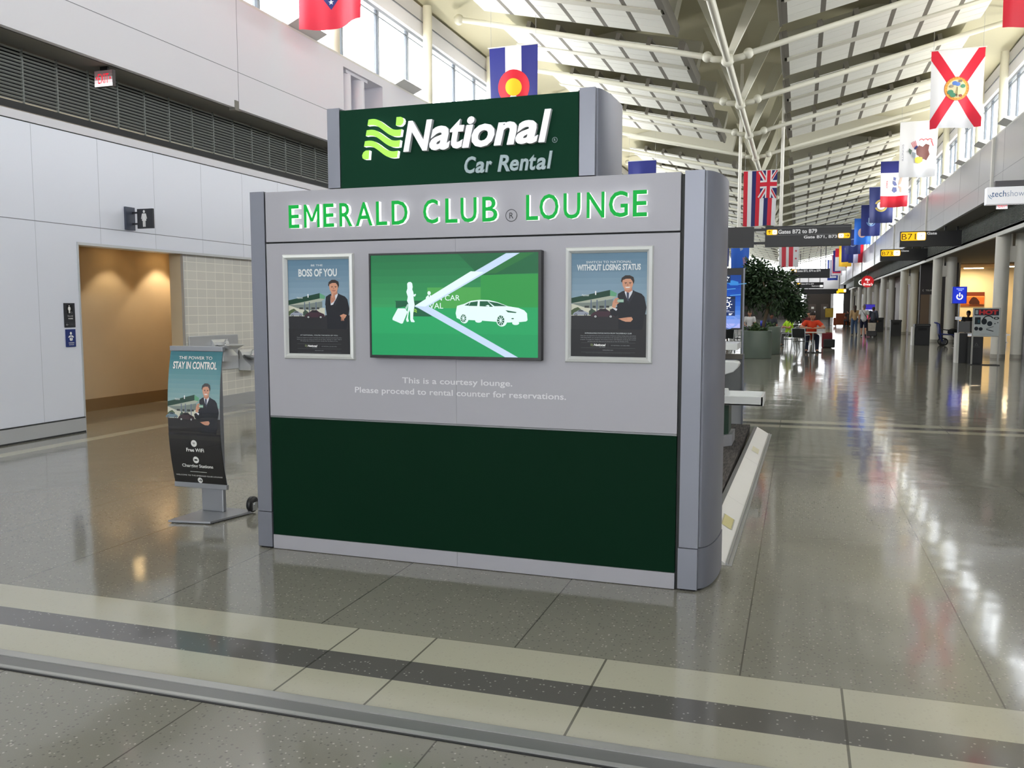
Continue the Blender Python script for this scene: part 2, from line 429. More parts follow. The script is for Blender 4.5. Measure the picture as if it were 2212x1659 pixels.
def upper_wall(side, name, pipes, bay):
    f = FL if side < 0 else FR                      # face of the fascia; outwards is -side... towards the wall
    s = side
    def bx(mb, d0, d1, y0, y1, z0, z1, m):          # d = distance behind the fascia face
        a, b_ = f + s * d0, f + s * d1
        mb.box(min(a, b_), max(a, b_), y0, y1, z0, z1, m)
    mb = MB()
    if side < 0:
        for y0, y1 in ((YB, 15.1), (16.75, YE)): bx(mb, 0, 0.10, y0, y1, 4.74, 6.42, plaster)
        bx(mb, 0, 0.10, 15.1, 16.75, 6.26, 6.42, plaster)
        bx(mb, 0.42, 0.45, 15.0, 16.9, 4.74, 6.42, plaster); bx(mb, 0.1, 0.42, 15.06, 15.1, 4.8, 6.26, plaster); bx(mb, 0.1, 0.42, 16.75, 16.8, 4.8, 6.26, plaster)
        bx(mb, 0.1, 0.45, 15.0, 16.9, 6.26, 6.30, plaster)
        bx(mb, 0.40, 0.42, 16.52, 16.6, 4.8, 5.95, ldark)
    else: bx(mb, 0, 0.10, YB, YE, 4.74, 6.42, mat('silver_fascia_panel', (178, 178, 182), 0.3, 0.2))
    m2 = MB(); bx(m2, 0.0, 0.75, YB, YE, 6.42, 6.465, whitep); struct('trim_%d' % (11 if side < 0 else 12), m2)
    m2 = MB(); bx(m2, 0.30, 0.55, YB, YE, 8.12, 8.80, plaster); bx(m2, 0.28, 0.31, YB, YE, 8.43, 8.455, joint); struct('trim_%d' % (13 if side < 0 else 14), m2)
    bx(mb, -0.0015, 0, YB, 15.1 if side < 0 else YE, 5.298, 5.306, joint)
    if side < 0: bx(mb, -0.0015, 0, 16.75, YE, 5.298, 5.306, joint)
    k = YB + 2.5
    y = 11.77 - 4.4 * 5
    while y < YE:
        if side < 0 and not (15 < y < 16.8):
            bx(mb, -0.0015, 0, y - 0.004, y + 0.004, 4.74, 6.42, joint); bx(mb, -0.012, 0.1, y - 0.11, y - 0.01, 4.70, 4.85, soffm)
        elif side > 0: bx(mb, -0.0015, 0, y - 0.004, y + 0.004, 4.74, 6.42, joint)
        y += 4.4 if side < 0 else 3.35
    struct(name, mb)
    # windows, one per bay
    n = 0
    ys = [p for p in pipes if YB < p < YE]
    for a, b_ in zip(ys[:-1], ys[1:]):
        mb = MB()
        d = 0.42
        bx(mb, d - 0.03, d + 0.05, a, b_, 6.47, 6.52, frame); bx(mb, d - 0.03, d + 0.05, a, b_, 8.05, 8.12, frame); bx(mb, d - 0.012, d + 0.04, a, b_, 7.94, 7.965, framed)
        for q in (0.16, 0.52, 0.86):
            yy = a + (b_ - a) * q
            bx(mb, d - 0.03, d + 0.05, yy - 0.025, yy + 0.025, 6.52, 8.05, frame); bx(mb, d - 0.012, d + 0.04, yy + 0.06, yy + 0.075, 6.52, 8.05, framed); bx(mb, d - 0.012, d + 0.04, yy - 0.07, yy - 0.058, 6.52, 8.05, framed)
        n += 1
        w = struct('window_%d' % (n if side < 0 else n + 100), mb)
        gl = MB(); bx(gl, d, d + 0.006, a, b_, 6.52, 8.05, glassm); gl.build('pane', w)
    # pipe columns in front of the glass
    mb = MB()
    for p in ys: mb.cyl((f + s * 0.16, p, 6.47), (f + s * 0.16, p, 8.8), 0.11, cream, n=20)
    struct('trim_%d' % (3 if side < 0 else 4), mb)
LP = [15.05 + 4.42 * k for k in range(-6, 26)]
RP = [24.6 + 3.35 * k for k in range(-11, 31)]
upper_wall(-1, 'wall_upper_left', LP, 4.42)
upper_wall(1, 'wall_upper_right', RP, 3.35)
# columns showing in the notch of the left fascia
mb = MB()
for y in (15.45, 16.0): mb.cyl((-8.68, y, 4.8), (-8.68, y, 6.2), 0.13, plaster, n=20)
mb.box(-8.82, -8.56, 15.3, 16.2, 6.2, 6.26, plaster)
struct('trim_5', mb)
# wedge uplights on the ledges
ORD = ['first', 'second', 'third', 'fourth', 'fifth', 'sixth', 'seventh', 'eighth', 'ninth', 'tenth', 'eleventh', 'twelfth', 'thirteenth', 'fourteenth', 'fifteenth', 'sixteenth', 'seventeenth', 'eighteenth']
UP_W = 30.0
def uplight(x, y, side, lab, grp, ln=0.95):
    t = thing('ledge_uplight', lab, 'light fixture', (x, y, 6.47), 0, grp)
    i = -side            # towards the hall
    P = [(-0.10 * i, 0.0), (-0.10 * i, 0.09), (0.0, 0.13), (0.19 * i, 0.12), (0.23 * i, 0.09), (0.02 * i, 0.0)]
    vs = [(p[0], -ln / 2, p[1]) for p in P] + [(p[0], ln / 2, p[1]) for p in P]; n = len(P)
    mb = MB(); mb.add(vs, [list(range(n)), list(range(2 * n - 1, n - 1, -1))] + [[k, n + k, n + (k + 1) % n, (k + 1) % n] for k in range(n)], whitep)
    mb.build('housing', t)
    mb = MB(); mb.box(min(0.03 * i, 0.17 * i), max(0.03 * i, 0.17 * i), -ln / 2 + 0.05, ln / 2 - 0.05, 0.128, 0.134, mat('uplight_lens', (255, 248, 232), 0.4, 0, 3.0)); mb.build('lens', t)
    l = bpy.data.lights.new('uplight_beam', 'AREA'); l.shape = 'RECTANGLE'; l.size = 0.14; l.size_y = ln - 0.1; l.energy = UP_W; l.color = (1.0, 0.94, 0.82)
    lo = bpy.data.objects.new('uplight_beam', l); COL.objects.link(lo); lo.parent = t; lo.location = (0.10 * i, 0, 0.14)
    lo.rotation_euler = (0, PI + i * math.radians(25), 0)
    return t
for q in range(14):
    lab = {4: 'white wedge uplight on the left ledge, under the red flag', 5: 'white wedge uplight on the left ledge, above the left end of the green sign'}.get(q, 'white wedge uplight on the left ledge, %s from the back' % ORD[q])
    uplight(FL - 0.02, 13.7 + 4.15 * (q - 4), -1, lab, 'left ledge uplights')
for q in range(16):
    lab = 'white wedge uplight on the right ledge, ' + ('beside the red cross flag' if q == 6 else '%s from the back' % ORD[q])
    uplight(FR + 0.02, 26.2 + 3.35 * (q - 6), 1, lab, 'right ledge uplights', 0.8)

# ================================================================== ROOF
deck = mat('roof_deck', (196, 192, 166), 0.7); beamm = mat('roof_beam', (204, 202, 188), 0.6); accp = mat('acoustic_panel', (232, 232, 224), 0.75)
finm = mat('panel_gap_fin', (108, 104, 94), 0.7); tubem = mat('cream_steel_tube', (226, 224, 208), 0.4)
mb = MB()
for s in (-1, 1):
    x0 = CX; x1 = CX + s * 7.4
    vs = [(x0, YB, 9.75), (x1, YB, 8.85), (x1, YE, 8.85), (x0, YE, 9.75)]
    mb.add(vs, [[0, 1, 2, 3] if s < 0 else [3, 2, 1, 0]], deck)
    vs = [(x0, YB, 9.95), (x1, YB, 9.05), (x1, YE, 9.05), (x0, YE, 9.95)]
    mb.add(vs, [[3, 2, 1, 0] if s < 0 else [0, 1, 2, 3]], deck)
    mb.box(min(x1, x1 + s * 0.02), max(x1, x1 + s * 0.02), YB, YE, 8.6, 9.05, deck)
ceil = struct('ceiling', mb)
SL = 0.222
bays = [20.3 + 4.4 * k for k in range(-7, 24)]
def slopeM(s):   # local x runs from the inner edge outwards and up the slope
    a = math.atan(SL)
    R = Matrix.Rotation(-a, 4, 'Y') if s > 0 else Matrix.Rotation(a, 4, 'Y')
    return R
na = 0
for s in (-1, 1):
    xi = CX + s * 1.22; zi = 7.77
    for k, yb in enumerate(bays):
        y1 = yb + 4.25; y0 = y1 - 3.2           # array beyond this strut
        if abs(yb - 33.5) < 0.2 or y1 > YE - 1: continue
        mb = MB()
        M = Matrix.Translation((xi, 0, zi)) @ slopeM(s)
        for (a, b_) in ((y0, y0 + 1.46), (y1 - 1.46, y1)):
            for c in range(6):
                u0 = c * 0.785 + 0.055; u1 = (c + 1) * 0.785 - 0.055
                for q in range(3):
                    v0 = a + q * 1.46 / 3 + 0.012; v1 = a + (q + 1) * 1.46 / 3 - 0.012
                    mb.box(min(s * u0, s * u1), max(s * u0, s * u1), v0, v1, 0, 0.02, accp, M)
                mb.box(min(s * u0, s * u1), max(s * u0, s * u1), a, b_, 0.03, 0.05, accp, M)
                mb.box(min(s * (u0 - 0.11), s * u0), max(s * (u0 - 0.11), s * u0), a, b_, 0.0, 0.22, finm, M)
        mb.box(min(0, s * 4.72), max(0, s * 4.72), y0 + 1.46, y1 - 1.46, -0.03, 0.2, beamm, M)
        mb.box(min(-s * 0.12, -s * 0.06), max(-s * 0.12, -s * 0.06), y0 - 0.05, y1 + 0.05, -0.02, 0.2, finm, M)
        mb.build('acoustic_panel_array', ceil)
# girders at each strut, struts, spine and V props
mb = MB()
for s in (-1, 1):
    for yb in bays:
        M = Matrix.Translation((CX + s * 1.22, yb, 7.95)) @ slopeM(s)
        mb.box(min(0, s * 6.0), max(0, s * 6.0), -0.30, 0.22, 0.12, 0.9, beamm, M)
mb.build('girder', ceil)
mb = MB()
mb.cyl((CX, YB, 7.15), (CX, YE, 7.15), 0.075, tubem, n=14); mb.cyl((CX, YB, 7.30), (CX, YE, 7.30), 0.045, tubem, n=10)
struct('trim_6', mb)
nprop = 0
mb = MB()
for yb in bays:
    mb.ball((CX, yb, 7.15), 0.15, tubem, 14, 8)
    for s in (-1, 1):
        mb.tube([(CX + s * 0.12, yb, 7.17), (CX + s * 0.32, yb, 7.2), (CX + s * 0.45, yb, 7.26)], 0.075, tubem, 10)
        mb.cyl((CX + s * 0.42, yb, 7.25), (CX + s * 6.55, yb, 8.72), 0.065, tubem, n=12)
        mb.ball((CX + s * 0.45, yb, 7.26), 0.12, tubem, 12, 8); mb.ball((CX + s * 6.5, yb, 8.70), 0.13, tubem, 12, 8)
        d = Vector((s * 0.85, 0.5, 2.2)); n = Vector((d.z, 0, -d.x)).normalized()
        a = Vector((CX + s * 0.03, yb, 7.22)); b_ = a + d
        w0, w1 = 0.07, 0.2
        vs = []
        for c, w in ((a, w0), (b_, w1)):
            for e in ((-1, -1), (1, -1), (1, 1), (-1, 1)):
                vs.append(c + Vector((e[0] * w, 0, 0)) + Vector((0, e[1] * 0.05, 0)))
        mb.add(vs, [[3, 2, 1, 0], [4, 5, 6, 7], [0, 1, 5, 4], [1, 2, 6, 5], [2, 3, 7, 6], [3, 0, 4, 7]], tubem)
struct('trim_7', mb)

# ================================================================== FAR END AND BACK END
dkbrown = mat('dark_bronze', (62, 54, 50), 0.5); dkgrey = mat('charcoal_wall', (70, 66, 66), 0.6)
mb = MB()
mb.box(-9.3, 5.9, YE, YE + 0.3, 4.0, 6.6, plaster)
mb.box(-9.3, -1.4, YE, YE + 0.3, 0, 4.0, dkgrey); mb.box(-1.4, 0.05, YE, YE + 0.3, 2.1, 4.0, dkgrey); mb.box(-1.4, 0.05, YE, YE + 0.3, 0, 1.1, dkgrey); mb.box(-0.6, 0.05, YE, YE + 0.3, 1.1, 2.1, dkgrey)
mb.box(0.55, 0.95, YE - 0.1, YE + 0.3, 0, 4.0, plaster); mb.box(4.1, 4.45, YE - 0.1, YE + 0.3, 0, 4.0, plaster)
mb.box(0.9, 4.2, YE, YE + 0.2, 2.55, 3.6, dkbrown); mb.box(0.9, 4.2, YE - 0.05, YE + 0.2, 3.75, 4.0, whitep)
mb.box(5.7, 8, YE, YE + 0.3, 0, 9, dkgrey)
struct('wall_end', mb)
for i, (x0, x1, z0, z1) in enumerate(((0.05, 0.55, 0, 4.0), (4.45, 5.7, 0, 4.0), (-1.4, -0.6, 1.1, 2.1), (-9.3, 5.9, 6.6, 9.3))):
    mb = MB(); mb.box(x0, x1, YE + 0.02, YE + 0.1, z0, z0 + 0.08, frame); mb.box(x0, x1, YE + 0.02, YE + 0.1, (z0 + z1) * 0.5, (z0 + z1) * 0.5 + 0.07, frame)
    w = struct('window_%d' % (201 + i), mb)
    g = MB(); g.box(x0, x1, YE + 0.05, YE + 0.06, z0, z1, glassm); g.build('pane', w)
d = MB(); d.box(0.95, 4.1, YE, YE + 0.12, 0, 2.55, dkbrown); dd = struct('door_1', d)
for x0, x1 in ((1.25, 2.2), (2.85, 3.8)):
    l = MB(); l.box(x0, x1, YE - 0.04, YE, 0.02, 2.1, mat('door_leaf', (88, 78, 72), 0.5)); lf = l.build('door_leaf', dd)
    p = MB(); p.box(x0 + 0.35, x1 - 0.25, YE - 0.05, YE - 0.04, 1.45, 1.75, WHITE); p.build('door_notice', lf)
    h = MB(); h.box(x1 - 0.15, x1 - 0.08, YE - 0.08, YE - 0.04, 0.95, 1.15, chrome); h.build('door_handle', lf)
mb = MB()
mb.box(-9.3, 5.9, YB - 0.4, YB - 0.1, 0, 2.4, plaster); mb.box(-9.3, 5.9, YB - 0.4, YB - 0.1, 6.4, 9.9, plaster)
for x in (-9.0, -5.4, -1.8, 1.8, 5.3): mb.box(x - 0.15, x + 0.15, YB - 0.35, YB - 0.1, 2.2, 7.6, whitep)
mb.box(-9.3, 5.9, YB - 0.35, YB - 0.1, 4.7, 5.1, whitep)
struct('wall_back', mb)
mb = MB(); mb.box(-9.3, 5.9, YB - 0.25, YB - 0.24, 2.2, 7.6, glassm); struct('window_301', mb)

# ================================================================== RIGHT SIDE, gate lounges behind the columns
mb = MB(); mb.box(FR + 0.1, 6.1, YB, YE, 4.74, 4.8, soffm); struct('ceiling_soffit_right', mb)
louvres('trim_8', 5.93, -1, YB, YE, 0.75, YB)
mb = MB(); mb.box(5.9, 6.0, YB, YE, 3.86, 4.05, whitep); struct('trim_9', mb)
mb = MB()
for k in range(-3, 8):
    y = 27.9 + 13.4 * k
    if y < YE: mb.box(FR - 0.06, FR, y - 0.09, y + 0.09, 4.74, 6.42, whitep)
struct('trim_10', mb)
slat = mat('lounge_slat_ceiling', (176, 146, 110), 0.6); lcream = mat('lounge_cream_wall', (232, 214, 176), 0.6)
mb = MB(); mb.box(6.0, 18, YB, YE, 3.95, 4.05, soffm)
for k in range(12): mb.box(7.7, 15, 51 + k * 0.42, 51.25 + k * 0.42, 3.9, 3.955, slat)
struct('ceiling_lounge', mb)
mb = MB()
mb.box(17.5, 17.7, YB, YE, 0, 4, plaster); mb.box(6.05, 7.85, 50, 50.4, 0, 3.95, dkgrey); mb.box(7.85, 15, 57, 57.2, 0, 3.95, lcream)
mb.box(7.2, 7.4, 62, YE, 0, 3.95, mat('shop_wall', (120, 112, 106), 0.5)); mb.box(7.85, 8.0, 50.4, 57, 0, 3.95, lcream); mb.box(7.9, 8.1, 57.2, 62, 0, 3.95, dkgrey); mb.box(7.2, 8.1, 62, 62.15, 0, 3.95, dkgrey)
mb.box(6.62, 7.3, 21.5, 30.3, 0, 3.95, mat('charcoal_storefront', (58, 58, 60), 0.25)); mb.box(5.7, 6.7, YB, 14, 0, 3.95, plaster)
mb.box(6.2, 6.4, YB, 21.5, 0, 3.95, plaster)
for y0, y1, c in ((66, 69, (170, 120, 90)), (74, 78, (60, 50, 46)), (82, 86, (190, 180, 170)), (90, 97, (90, 70, 60)), (101, 108, (200, 190, 180))):
    mb.box(7.14, 7.2, y0, y1, 0.1, 3.2, mat('shopfront_%d' % y0, c, 0.4))
struct('wall_right', mb)
# warm lamps of the lounge
for i, (x, y, lab) in enumerate(((9.5, 55.6, 'small glowing ceiling strip over the sunset picture'), (11.5, 54.0, 'small glowing ceiling strip further right in the cream lounge'))):
    t = thing('strip_light', lab, 'ceiling light', (x, y, 3.88))
    MB().box(-0.5, 0.5, -0.06, 0.06, -0.03, 0.02, mat('lamp_tube', (255, 232, 190), 0.5, 0, 6)).build('tube', t)
    MB().box(-0.55, 0.55, -0.08, 0.08, 0.02, 0.07, whitep).build('housing', t)
    l = bpy.data.lights.new('strip_glow', 'AREA'); l.shape = 'RECTANGLE'; l.size = 1.0; l.size_y = 0.12; l.energy = 45; l.color = (1, 0.80, 0.5)
    lo = bpy.data.objects.new('strip_glow', l); COL.objects.link(lo); lo.parent = t; lo.location = (0, 0, -0.05)
# left far side beyond the white wall
mb = MB(); mb.box(-13, -12.8, 28, YE, 0, 4, dkgrey); mb.box(-13, -9.0, 27.8, 28, 0, 4, plaster)
for k in range(6): mb.box(-12.79, -12.78, 40 + 14 * k, 43 + 14 * k, 0, 3.2, mat('pale_shopfront', (210, 208, 200), 0.4))
struct('wall_far_left', mb)
mb = MB(); mb.box(-13, -9.15, 28, YE, 3.9, 4.0, soffm); mb.box(-9.15, -9.0, 28, YE, 3.85, 4.8, whitep); struct('ceiling_far_left', mb)
# twin columns
colm = mat('column_paint', (236, 233, 223), 0.4)
pl = 'round white column, '
def column(x, y, r, lab, grp):
    t = thing('round_column', lab, 'column', (x, y, 0), 0, grp)
    MB().cyl((0, 0, 0.12), (0, 0, 3.95), r, colm, n=24).build('shaft', t)
    MB().cyl((0, 0, 0), (0, 0, 0.12), r * 1.02, mat('column_base', (176, 172, 162), 0.4), n=24).build('base', t)
    return t
cn = ['nearest the camera behind the headphone display stand', 'second from the camera, just beyond the wheelchair', 'third from the camera, beside the nearer black bins', 'fourth from the camera', 'fifth from the camera', 'sixth from the camera', 'farthest from the camera']
for k in range(7):
    y = 31.0 + 13.5 * k
    column(6.10, y, 0.21, 'aisle-side round white column of the pair ' + cn[k], 'aisle side columns')
    column(6.68, y, 0.23, 'lounge-side round white column of the pair ' + cn[k], 'lounge side columns')
    mb = MB(); mb.box(6.22, 6.56, y - 0.1, y + 0.1, 3.05, 3.55, colm); mb.box(6.3, 6.36, y - 0.05, y + 0.05, 3.55, 3.95, colm)
    tag(mb.build('column_tie'), 'white tie block of the column pair ' + cn[k], 'column brace', 'column tie blocks')
ln = ['nearest the tree planter', 'second along the far left side', 'third along the far left side', 'fourth along the far left side', 'fifth along the far left side', 'sixth along the far left side']
for k in range(6):
    column(-9.3, 31.0 + 13.5 * k, 0.2, 'left-side round white column ' + ln[k], 'left side columns')
# ================================================================== THE LOUNGE KIOSK
KY = 4.79
ksilver = mat('kiosk_silver', (163, 162, 168), 0.5, 0.15, 0, 0.3); kpost = mat('post_aluminium', (122, 124, 134), 0.36, 0.4)
kgreen = mat('dark_green_laminate', (5, 37, 22), 0.6, 0, 0, 0.07); sgreen = mat('sign_green', (15, 55, 38), 0.6, 0, 0, 0.07)
lgreen = mat('bright_green_face', (0, 150, 54), 0.5, 0, 0.2, 0.2); limeg = mat('lime_green_face', (140, 220, 62), 0.4, 0, 0.35)
whiteface = mat('white_sign_face', (236, 237, 240), 0.4, 0, 0.12); whiteret = mat('white_letter_return', (240, 242, 240), 0.4, 0, 0.45); greyface = mat('grey_sign_face', (150, 168, 172), 0.45, 0, 0.05)
k = thing('kiosk_wall', 'silver and dark green free-standing lounge kiosk wall with raised green sign on top', 'kiosk', (-1.95, KY, 0))
def kb(name, mb, parent=None, bevel=0.0, sharp=None):
    mb.xf(Matrix.Translation((1.95, -KY, 0))); return mb.build(name, parent or k, bevel, sharp)
XL, XR = -3.28, -0.63
mb = MB(); mb.box(XL, XR, KY + 0.03, 5.25, 0.0, 2.34, darkgap); kb('core', mb)
mb = MB(); mb.box(XL, XR, KY, KY + 0.03, 2.022, 2.34, ksilver); kb('fascia_panel', mb, None, 0.002)
mb = MB(); mb.box(XL, -1.9606, KY, KY + 0.03, 0.895, 2.012, ksilver); mb.box(-1.9594, XR, KY, KY + 0.03, 0.895, 2.012, ksilver); kb('middle_panel', mb)
mb = MB(); mb.box(XL, XR, KY, KY + 0.03, 0.884, 0.893, mat('panel_edge_trim', (120, 122, 124), 0.4, 0.5)); kb('trim_strip', mb)
mb = MB(); mb.box(XL, XR, KY + 0.004, KY + 0.03, 0.098, 0.882, kgreen); kb('green_panel', mb)
mb = MB(); mb.box(XL, -1.961, KY, KY + 0.03, 0.004, 0.096, ksilver); mb.box(-1.959, XR, KY, KY + 0.03, 0.004, 0.096, ksilver); kb('base_rail', mb)
def post(x, sgn, z0, z1, w=0.105, e=0.09, d=0.5, grow=0.0, col=None):
    # plan outline: flat front, crisp edge, then a curved flank
    P = [(0, -grow), (w, -grow), (w + 0.003, 0.03 - grow)] + [(w + 0.003 + (e - 0.003) * math.sin(q * PI / 28), 0.03 + 0.40 * (1 - math.cos(q * PI / 28))) for q in range(1, 15)] + [(w + e, d), (0, d)]
    if sgn < 0: P = [(-p[0], p[1]) for p in reversed(P)]
    m = MB(); m.prism([(x + p[0], KY + p[1]) for p in P], z0, z1, col or kpost, None, True); return m
kb('post', post(-0.608, 1, 0.25, 2.345), sharp=20); kb('post', post(-3.29, -1, 0.25, 2.345), sharp=20)
kb('post_base', post(-0.612, 1, 0.012, 0.246, 0.108, 0.095, 0.5, 0.006), sharp=20); kb('post_base', post(-3.286, -1, 0.012, 0.246, 0.108, 0.095, 0.5, 0.006), sharp=20)
mb = MB()
for x0, x1 in ((-0.628, -0.61), (-3.29, -3.282)): mb.box(x0, x1, KY + 0.02, 5.2, 0.004, 2.33, darkgap)
kb('shadow_gap', mb)
for sx, x in ((1, -0.60), (-1, -3.30)): kb('levelling_foot', post(x, sx, 0.0, 0.012, 0.085, 0.08, 0.46, -0.015, black))
# raised sign box
mb = MB(); mb.box(-2.725, -1.208, KY, 5.2, 2.34, 2.812, sgreen); sb = kb('sign_box', mb)
kb('sign_post', post(-1.203, 1, 2.345, 2.83, 0.09, 0.055, 0.5), sharp=20); kb('sign_post', post(-2.731, -1, 2.345, 2.83, 0.085, 0.055, 0.5), sharp=20)
mb = MB(); mb.box(-1.212, -1.203, KY + 0.01, 5.19, 2.345, 2.82, darkgap); mb.box(-2.733, -2.724, KY + 0.01, 5.19, 2.345, 2.82, darkgap); kb('sign_gap', mb)
MSHAPE = ([(0, 0), (.17, 0), (.17, .70), (.42, .26), (.58, .26), (.83, .70), (.83, 0), (1, 0), (1, 1), (.84, 1), (.5, .42), (.16, 1), (0, 1)], [[0, 1, 2, 12], [2, 3, 10, 11], [11, 12, 2], [3, 4, 10], [4, 5, 9, 10], [5, 6, 7, 8], [8, 9, 5]], 1)
def letter(ch, x0, x1, z0, z1, off, shear, face, ret, dep=0.03, y=KY):
    ps, fs, a = MSHAPE if ch == 'M' else glyphs(ch, off, shear); n = len(ps); mb = MB()
    P = [(x0 + p[0] * (x1 - x0), z0 + p[1] * (z1 - z0)) for p in ps]
    mb.add([(p[0], y - dep, p[1]) for p in P], fs, face)
    cnt = {}
    for f in fs:
        for i in range(len(f)):
            e = (f[i], f[(i + 1) % len(f)]); cnt[tuple(sorted(e))] = cnt.get(tuple(sorted(e)), []) + [e]
    vs = []; qs = []
    for e in cnt.values():
        if len(e) == 1:
            i, j = e[0]; o = len(vs)
            vs += [(P[i][0], y - dep, P[i][1]), (P[j][0], y - dep, P[j][1]), (P[j][0], y, P[j][1]), (P[i][0], y, P[i][1])]; qs.append([o + 3, o + 2, o + 1, o])
    mb.add(vs, qs, ret)
    return kb('letter', mb)
EM = [('E', -3.088, -3.011), ('M', -2.977, -2.864), ('E', -2.838, -2.762), ('R', -2.724, -2.633), ('A', -2.611, -2.495), ('L', -2.471, -2.395), ('D', -2.365, -2.258),
      ('C', -2.156, -2.058), ('L', -2.012, -1.933), ('U', -1.914, -1.812), ('B', -1.777, -1.683), ('L', -1.508, -1.435), ('O', -1.427, -1.314), ('U', -1.285, -1.186), ('N', -1.15, -1.048), ('G', -1.023, -0.915), ('E', -0.888, -0.809)]
for c, a, b_ in EM: letter(c, a, b_, 2.103, 2.247, 0.010, 0, lgreen, whiteret)
NA = [('N', -2.283, -2.092, 2.534, 2.713), ('a', -2.112, -1.979, 2.532, 2.672), ('t', -1.98, -1.888, 2.534, 2.704), ('i', -1.904, -1.824, 2.535, 2.713), ('o', -1.843, -1.70, 2.533, 2.666),
      ('n', -1.706, -1.565, 2.537, 2.668), ('a', -1.573, -1.437, 2.536, 2.668), ('l', -1.436, -1.36, 2.539, 2.722)]
for c, a, b_, z0, z1 in NA: letter(c, a, b_, z0, z1, 0.033, 0.22, whiteface, mat('pale_letter_return', (205, 206, 210), 0.4), 0.03)
CR = [('C', -1.896, -1.824, 2.389, 2.487), ('a', -1.827, -1.77, 2.389, 2.455), ('r', -1.765, -1.723, 2.391, 2.455), ('R', -1.689, -1.613, 2.39, 2.485), ('e', -1.613, -1.559, 2.391, 2.455), ('n', -1.556, -1.5, 2.39, 2.457),
      ('t', -1.496, -1.455, 2.389, 2.476), ('a', -1.453, -1.395, 2.389, 2.457), ('l', -1.389, -1.357, 2.393, 2.492)]
for c, a, b_, z0, z1 in CR: letter(c, a, b_, z0, z1, 0.025, 0.2, greyface, greyface, 0.012)
# registered marks
def regmark(cx, cz, r, m, w):
    A = Art(1, 1); A.ring(0.5, 0.5, 0.5, 0.5 - w, m, 32); A.text('R', 0.34, 0.27, 0.68, 0.74, m)
    b_ = MB(); A.to(b_, front(cx - r, cx + r, cz + r, cz - r, KY - 0.001)); kb('registered_mark', b_)
regmark(-1.346, 2.553, 0.0155, greyface, 0.07); regmark(-1.607, 2.137, 0.036, darkgap, 0.05)
# wave emblem
def ribbon(x0, x1, zt0, zb0, zt1, zb1):
    top = []; bot = []
    for i in range(21):
        t = i / 20; sw = 0.5 - 0.5 * math.cos(PI * t)
        bump = 0.012 * math.sin(2 * PI * t)
        top.append((x0 + (x1 - x0) * t + 0.004, zt0 + (zt1 - zt0) * t + bump * 1.25 + (0.5 - abs(t - 0.5)) * 0.0))
        bot.append((x0 + (x1 - x0) * t - 0.003, zb0 + (zb1 - zb0) * t + bump * 1.25))
    return bot + top[::-1]
wv = []
for zt0, zb0, zt1, zb1, x0, x1 in ((2.739, 2.704, 2.668, 2.629, -2.517, -2.296), (2.676, 2.643, 2.605, 2.566, -2.530, -2.305), (2.612, 2.580, 2.543, 2.504, -2.543, -2.321)):
    wv.append(ribbon(x0, x1, zt0, zb0, zt1, zb1))
wv.append([(-2.325, 2.741), (-2.297, 2.741), (-2.283, 2.734), (-2.277, 2.72), (-2.281, 2.703), (-2.296, 2.690), (-2.312, 2.689), (-2.33, 2.693)])
wv.append([(-2.51, 2.556), (-2.535, 2.556), (-2.551, 2.546), (-2.56, 2.528), (-2.557, 2.512), (-2.545, 2.504), (-2.515, 2.503)])
for P in wv:
    m = MB(); n = len(P)
    P2 = P
    area = sum(P2[i][0] * P2[(i + 1) % n][1] - P2[(i + 1) % n][0] * P2[i][1] for i in range(n))
    if area < 0: P2 = P2[::-1]
    m.add([(p[0], KY - 0.03, p[1]) for p in P2], [list(range(n))], limeg)
    m.add([(p[0], KY - 0.03, p[1]) for p in P2] + [(p[0], KY, p[1]) for p in P2], [[i, n + i, n + (i + 1) % n, (i + 1) % n] for i in range(n)], whiteret)
    kb('wave_emblem', m)
# courtesy notice
A = Art(1, 1); cm = ink((214, 214, 216))
A.text('This is a courtesy lounge.', 0.239, 0.0, 0.761, 0.42, cm, 0.012); A.text('Please proceed to rental counter for reservations.', 0, 0.6, 1, 1.03, cm, 0.012)
mb = MB(); A.to(mb, front(-2.651, -1.271, 1.171, 1.058, KY - 0.0008)); kb('notice_lettering', mb)

